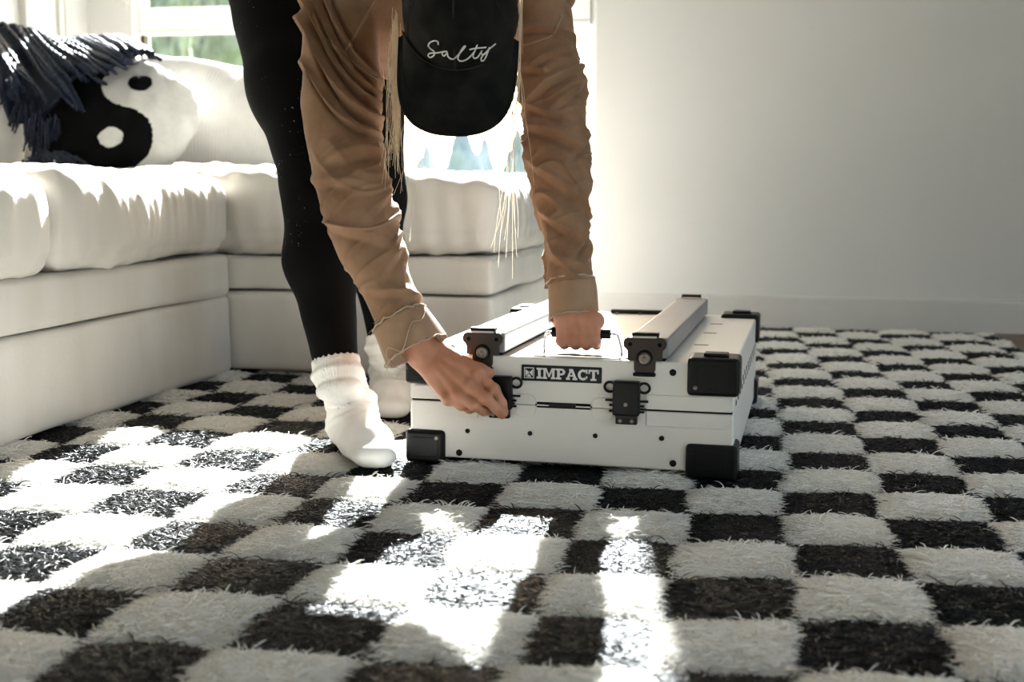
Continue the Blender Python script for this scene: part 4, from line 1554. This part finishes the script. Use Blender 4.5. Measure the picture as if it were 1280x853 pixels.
foldsL = [('J', 66, 40, 1.0, 0.0040, 6, -8), ('D', 84, 0.0, -14, 0.9, 0.005, 7), ('D', 96, -0.6, 14, 0.5, 0.004, 6), ('D', 110, 0.3, -18, 1.0, 0.0075, 7), ('D', 128, 0.7, -26, 0.6, 0.005, 9),
          ('D', 146, -0.5, 26, 0.6, 0.005, 8), ('D', 177, -0.1, 18, 1.0, 0.0085, 10), ('D', 190, 0.9, -34, 0.5, 0.005, 9), ('D', 222, -0.5, 30, 0.6, 0.006, 11),
          ('D', 248, 0.3, 20, 0.8, 0.0065, 12), ('D', 284, -0.4, 28, 0.7, 0.005, 10), ('D', 304, 0.8, -40, 0.5, 0.005, 9), ('D', 334, 0.1, 12, 0.8, 0.004, 10)]
VsL, QsL, frL = sleeve([(660, -50, 2.01), (672, 0, 1.995), (682, 50, 1.98), (688, 100, 1.965), (694, 160, 1.948), (698, 210, 1.935), (705, 270, 1.92), (710, 320, 1.906), (713, 347, 1.898), (714, 356, 1.896)],
                       [34, 38, 40, 42, 42, 41, 35, 30, 28, 28], foldsL, 561)
slL = quadmesh('sleeve', VsL, QsL, M['canvas'], shirt)


def thread_ring(name, c, ax_, e1, e2, ra, rb, mat, parent, seed, thick=0.0012, n=150, wob=0.0016, wave=0.0):
    r_ = np.random.default_rng(seed)
    a_ = np.linspace(0, 2 * math.pi, n, endpoint=False)
    jit = np.convolve(np.r_[r_.normal(0, 1, n + 8)], np.ones(5) / 5, 'same')[4:4 + n]
    z = jit * wob + wave * np.sin(2 * a_ + seed)
    rr = 1 + np.abs(np.convolve(r_.normal(0, 1, n + 8), np.ones(3) / 3, 'same')[4:4 + n]) * 0.02
    P = c + (np.cos(a_) * ra * rr)[:, None] * e1 + (np.sin(a_) * rb * rr)[:, None] * e2 + z[:, None] * ax_
    tube(name, P, thick * (0.8 + 0.6 * r_.random(n)), mat, parent, 6, closed=True)
    paths, rads = [], []
    for k in range(36):
        q = P[r_.integers(0, n)]
        L_ = r_.uniform(0.003, 0.011)
        dv = r_.normal(0, 1, 3)
        dv /= np.linalg.norm(dv)
        t = np.linspace(0, 1, 5)[:, None]
        paths.append(q + dv * L_ * t + np.array([0, 0, -1]) * L_ * 0.4 * t ** 2)
        rads.append(np.linspace(0.00045, 0.0002, 5))
    tag(tubes(name + '_ends', paths, rads, mat, parent, 4), kind='stuff')


def cuff(top, bot, rt, rb, sleeve_o, seed, wave):
    """rolled cuff: a double-walled tube with raw edges"""
    ax_ = bot - top
    L_ = np.linalg.norm(ax_)
    ax_ = ax_ / L_
    N = (CAM - top) - ax_ * ((CAM - top) @ ax_)
    N /= np.linalg.norm(N)
    B = np.cross(N, ax_)
    if B @ _R < 0: B = -B
    n1, n2 = fnoise(seed, 12, 40), fnoise(seed + 1, 12, 12)
    nS, nA = 50, 120
    prof = [(0.0, 0.80), (0.0, 1.0)] + [(t, 1.0 + 0.03 * math.sin(t * 3.1)) for t in np.linspace(0.04, 0.96, nS)] + [(1.0, 1.0), (1.0, 0.93), (0.6, 0.90), (0.1, 0.85)]
    a_ = np.linspace(0, 2 * math.pi, nA, endpoint=False)
    V = []
    for t, k in prof:
        r_ = (rt + (rb - rt) * t) * k
        V.append(top + ax_ * L_ * t + r_ * np.cos(a_)[:, None] * N * 0.96 + r_ * np.sin(a_)[:, None] * B * 1.04)
    V = np.array(V)
    rd = V - (top + ax_ * ((V - top) @ ax_)[..., None])
    rd /= np.linalg.norm(rd, axis=-1)[..., None]
    V = V + rd * (0.0014 * n1(V) + 0.0010 * n2(V))[..., None]
    m = len(prof)
    i0, k0 = np.meshgrid(np.arange(m - 1), np.arange(nA), indexing='ij')
    k1 = (k0 + 1) % nA
    Q = np.stack([i0 * nA + k0, i0 * nA + k1, (i0 + 1) * nA + k1, (i0 + 1) * nA + k0], -1).reshape(-1, 4)
    c = quadmesh('cuff', V.reshape(-1, 3), Q, M['cuff'], person)
    thread_ring('frayed_hem', top - ax_ * 0.001, ax_, N, B, rt * 0.99, rt * 1.06, M['thread'], c, seed, 0.0013, wob=0.0022)
    thread_ring('cuff_edge', bot, ax_, N, B, rb * 0.97, rb * 1.05, M['thread'], c, seed + 5, 0.0011)
    return c, (top, ax_, L_, N, B, rt, rb)


cR, gR = cuff(atd(499, 399, 1.855), atd(520, 439, 1.845), 34 * 1.855 / FPX, 40 * 1.85 / FPX, slR, 571, 0)
cL, gL = cuff(atd(713.5, 352, 1.897), atd(718, 397, 1.884), 28.0 * 1.9 / FPX, 30 * 1.89 / FPX, slL, 581, 0)
# zigzag loose thread lying on the near cuff
top, ax_, L_, N, B, rt, rb = gR
zz = [(1.0, -0.95), (0.80, -0.9), (0.72, -0.70), (0.98, -0.40), (0.93, -0.25), (0.62, 0.05), (0.42, 0.30), (0.46, 0.55), (0.40, 0.75), (0.22, 1.05)]
P = []
for t, a_ in zz:
    r_ = (rt + (rb - rt) * t) * 1.045 + 0.001
    P.append(top + ax_ * L_ * t + N * r_ * math.cos(a_) * 0.96 + B * r_ * math.sin(a_) * 1.04)
tube('loose_thread', catmull(P, 70), 0.0009, M['thread'], cR, 6)


# seams: stitched ridges laid on the shirt where sleeve and yoke meet
def seam_on(name, obj_list, pxs, parent, mat, rad=0.0021, n=60, off=0.0):
    pts = catmull(np.array(pxs, float), n)
    vt, ft, base = [], [], 0
    dg = bpy.context.evaluated_depsgraph_get()
    trees = []
    for V, Q in obj_list:
        trees.append(BVHTree.FromPolygons([Vector(v) for v in V], [tuple(q) for q in Q]))
    out = []
    for x_, y_ in pts:
        v = Vector(ray(x_, y_)).normalized()
        best = None
        for tr in trees:
            h_, nn, _, dist = tr.ray_cast(Vector(CAM), v)
            if h_ is not None and (best is None or dist < best[1]):
                best = (h_, dist)
        if best is not None:
            out.append(np.array(best[0] - v * off))
    if len(out) > 3:
        return tube(name, np.array(out), rad, mat, parent, 6)


def grab(o):
    me = o.data
    V = np.empty(len(me.vertices) * 3, np.float32)
    me.vertices.foreach_get('co', V)
    Q = np.empty(len(me.loops), np.int32)
    me.loops.foreach_get('vertex_index', Q)
    return V.reshape(-1, 3), Q.reshape(-1, 4)


surf = [(VsR, QsR), (VsL, QsL), grab(shirt)]
def seam_pair(name, pxs, parent, dx, dy):
    seam_on(name, surf, pxs, parent, M['cuff'], rad=0.0021)
    seam_on(name + '_stitch', surf, [(a_ + dx, b_ + dy) for a_, b_ in pxs], parent, M['seam'], rad=0.0012)


seam_pair('armhole_seam', [(392, 18), (402, 42), (418, 58), (432, 68), (446, 82), (460, 92), (472, 98)], slR, -1.2, 2.6)
seam_pair('yoke_seam', [(471, -4), (456, 22), (444, 44), (432, 64)], slR, 2.4, 1.0)
seam_pair('armhole_seam', [(650, 57), (662, 55), (676, 50), (690, 44), (702, 20)], slL, 0.5, 2.6)

# ---- cap
cap = None


def crown_pt(th, t):
    """th around (0 = front), t 0 at the band .. 1 at the button"""
    H = 0.112
    ph = t * math.pi / 2
    rr = np.cos(ph) ** 0.62
    hh = np.sin(ph) ** 1.10
    a_ = 0.0845 * rr
    b_ = np.where(np.cos(th) > 0, 0.098, 0.104) * rr
    front = np.maximum(np.cos(th), 0) ** 2
    seamd = -0.0016 * np.exp(-((np.mod(th + math.pi / 6 * 0, math.pi / 3) - 0) / 0.035) ** 2) - 0.0016 * np.exp(-((np.mod(th, math.pi / 3) - math.pi / 3) / 0.035) ** 2)
    k = 1 + seamd * 10 * (t > 0.02) * (1 - t)
    return a_ * np.sin(th) * k, b_ * np.cos(th) * k, H * hh * (1 - 0.08 * (1 - front) * (1 - t))


nT, nH = 180, 60
TH, TT = np.meshgrid(np.linspace(-math.pi, math.pi, nT, endpoint=False), np.linspace(0, 0.995, nH), indexing='ij')
a_, b_, c_ = crown_pt(TH, TT)
Pl = CAPC + a_[..., None] * crr + b_[..., None] * cf + c_[..., None] * cu_
nz = 0.0022 * fnoise(601, 14, 28)(Pl) + 0.0010 * fnoise(602, 14, 70)(Pl)
Pl = Pl + (Pl - capw(0, 0, 0.02)) / np.linalg.norm(Pl - capw(0, 0, 0.02), axis=-1)[..., None] * nz[..., None]
i0, k0 = np.meshgrid(np.arange(nT), np.arange(nH - 1), indexing='ij')
i1 = (i0 + 1) % nT
Qc = np.stack([i0 * nH + k0, i1 * nH + k0, i1 * nH + k0 + 1, i0 * nH + k0 + 1], -1).reshape(-1, 4)
cap = quadmesh('cap', Pl.reshape(-1, 3), Qc, M['cap'], person)
tag(cap, 'washed black cap with white embroidered word')


bm = bmesh.new()
bmesh.ops.create_uvsphere(bm, u_segments=14, v_segments=8, radius=0.008)
bmesh.ops.translate(bm, vec=Vector(capw(0, 0, 0.112)), verts=bm.verts[:])


def capkid(o):
    o.parent = cap
    o.matrix_parent_inverse = Matrix.Identity(4)
    return o


capkid(bm_obj('button', bm, M['cap']))
# brim
nU, nV = 90, 40
U_, W_ = np.meshgrid(np.linspace(-1, 1, nU), np.linspace(0, 1, nV), indexing='ij')
tha = U_ * math.radians(72)
ia, ib = 0.079 * np.sin(tha), 0.092 * np.cos(tha)
# outer edge of the brim: rounded tongue
oa = 0.0865 * np.sign(U_) * np.abs(np.sin(U_ * math.radians(90))) ** 0.92
ob = 0.032 + 0.158 * np.cos(U_ * math.radians(90)) ** 0.55
ob = np.maximum(ob, ib + 0.0005)
aa = ia + (oa - ia) * W_
bb = ib + (ob - ib) * W_
drop = (bb - ib) * math.tan(math.radians(16)) + 5.2 * aa ** 2 * smooth(0, 0.6, W_) * 0.55 + 0.0
cc = -drop + 0.004
top_ = CAPC + aa[..., None] * crr + bb[..., None] * cf + cc[..., None] * cu_
stitch = sum(0.0007 * np.exp(-((W_ - w_) / 0.012) ** 2) for w_ in (0.22, 0.36, 0.50, 0.64, 0.78, 0.92))
top_ = top_ - stitch[..., None] * cu_
bot_ = CAPC + aa[..., None] * crr + bb[..., None] * cf + (cc - 0.0035)[..., None] * cu_
Vb = np.vstack([top_.reshape(-1, 3), bot_.reshape(-1, 3)])
i0, k0 = np.meshgrid(np.arange(nU - 1), np.arange(nV - 1), indexing='ij')
a0 = i0 * nV + k0
Qt = np.stack([a0, a0 + nV, a0 + nV + 1, a0 + 1], -1).reshape(-1, 4)
n0 = nU * nV
Qb = Qt[:, ::-1] + n0
e = np.arange(nU - 1) * nV + nV - 1
Qe = np.stack([e, e + nV, e + nV + n0, e + n0], -1)
capkid(quadmesh('brim', Vb, np.vstack([Qt, Qb, Qe]), M['cap']))
edge = (top_[:, -1] + bot_[:, -1]) / 2
capkid(tube('brim_edge', edge, 0.0024, M['cap'], None, 8))
for nm_, ang_, t0_, t1_ in (('panel_seam', 0.012, 0.0, 0.97), ('panel_seam', -0.012, 0.0, 0.97), ('panel_seam', 1.06, 0.0, 0.97), ('panel_seam', -1.06, 0.0, 0.97)):
    tq = np.linspace(t0_, t1_, 50)
    a1_, b1_, c1_ = crown_pt(np.full(50, ang_), tq)
    Ps = CAPC + a1_[:, None] * crr + b1_[:, None] * cf + c1_[:, None] * cu_
    nr = (Ps - capw(0, 0, 0.02)) / np.linalg.norm(Ps - capw(0, 0, 0.02), axis=1)[:, None]
    capkid(tube(nm_, Ps + nr * 0.0010, 0.0007, M['cap_fade'], None, 5))
ta_ = np.linspace(-1.2, 1.2, 80)
Ps = CAPC + (0.0862 * np.sin(ta_))[:, None] * crr + (0.0997 * np.cos(ta_))[:, None] * cf + 0.0025 * cu_
capkid(tube('brim_seam', Ps, 0.0013, M['cap_fade'], None, 6))
# embroidered word, traced on the crown
tr = BVHTree.FromPolygons([Vector(v_) for v_ in Pl.reshape(-1, 3)], [tuple(q_) for q_ in Qc])
strokes = [
    [(352, 222), (350, 208), (335, 203), (315, 209), (304, 226), (314, 242), (332, 256), (331, 275), (314, 286), (302, 277), (312, 265), (345, 263), (372, 258), (390, 256)],
    [(398, 258), (382, 256), (371, 268), (381, 278), (396, 264), (400, 281), (416, 293), (432, 290), (455, 268), (478, 242), (486, 230), (476, 234), (456, 268), (450, 294), (466, 304), (490, 297), (510, 282), (530, 258)],
    [(546, 222), (534, 252), (525, 278), (532, 290), (548, 284), (566, 258)],
    [(506, 247), (540, 240), (590, 236)],
    [(568, 250), (566, 268), (580, 271), (596, 255), (606, 236), (596, 266), (580, 298), (566, 302), (568, 284), (592, 256), (615, 236), (637, 218)],
]
paths, rads = [], []
for st in strokes:
    pts = catmull(np.array(st, float), len(st) * 7)
    P = []
    for x_, y_ in pts:
        v = Vector(ray(460 + x_ / 4.0, y_ / 4.0)).normalized()
        h_, nn, _, _ = tr.ray_cast(Vector(CAM), v)
        if h_ is not None: P.append(np.array(h_ + nn * (0.0006 if nn.dot(v) < 0 else -0.0006)))
    if len(P) > 3:
        paths.append(np.array(P))
        rads.append(np.full(len(P), 0.00105))
capkid(tag(tubes('embroidered_word', paths, rads, M['embroidery'], None, 7), 'white cursive stitching reading Salty', kind=None))

# ---- hair: blonde strands hanging from under the cap
def hair():
    r_ = np.random.default_rng(77)
    curves = []

    def lock(n, a0, a1, sp0, sp1, d0, d1, wob):
        for _ in range(n):
            k = 9
            t = np.linspace(0, 1, k)
            px = a0[0] + r_.normal(0, sp0[0]) + (a1[0] - a0[0] + r_.normal(0, sp1[0])) * t ** 1.2 + wob * r_.normal() * np.sin(t * 3.0 + r_.uniform(0, 3)) * t
            py = a0[1] + r_.normal(0, sp0[1]) + (a1[1] - a0[1] + r_.normal(0, sp1[1])) * t
            d = d0 + r_.normal(0, 0.012) + (d1 - d0) * t
            curves.append(np.array([atd(a_, b_, c_) for a_, b_, c_ in zip(px, py, d)]))
    lock(55, (494, 30), (497, 172), (1.8, 10), (2.2, 22), 1.80, 1.815, 1.5)
    lock(22, (491, 60), (488, 205), (3, 10), (8, 12), 1.80, 1.82, 7)
    lock(10, (486, 80), (488, 128), (4, 8), (5, 14), 1.81, 1.83, 3)
    lock(24, (651, -10), (649, 60), (1.5, 10), (2, 30), 1.80, 1.81, 2)
    lock(16, (649, 60), (640, 200), (1.5, 20), (9, 22), 1.80, 1.81, 10)
    lock(11, (640, 120), (627, 305), (4, 20), (10, 20), 1.80, 1.81, 14)
    lock(6, (520, 120), (515, 235), (6, 20), (12, 20), 1.80, 1.82, 8)
    k = len(curves)
    cu = bpy.data.hair_curves.new('hair')
    cu.add_curves([9] * k)
    cu.attributes['position'].data.foreach_set('vector', np.array(curves, np.float32).ravel())
    ra = cu.attributes.get('radius') or cu.attributes.new('radius', 'FLOAT', 'POINT')
    ra.data.foreach_set('value', np.tile(np.linspace(0.00040, 0.0002, 9).astype(np.float32), k))
    cu.materials.append(M['hair'])
    o = bpy.data.objects.new('hair', cu)
    COL.objects.link(o)
    o.parent = person
    o.matrix_parent_inverse = Matrix.Translation(-Vector(person['_world']))
    tag(o, 'long blonde hair hanging loose', kind='stuff')


hair()

for o in bpy.data.objects:
    if '_world' in o: del o['_world']
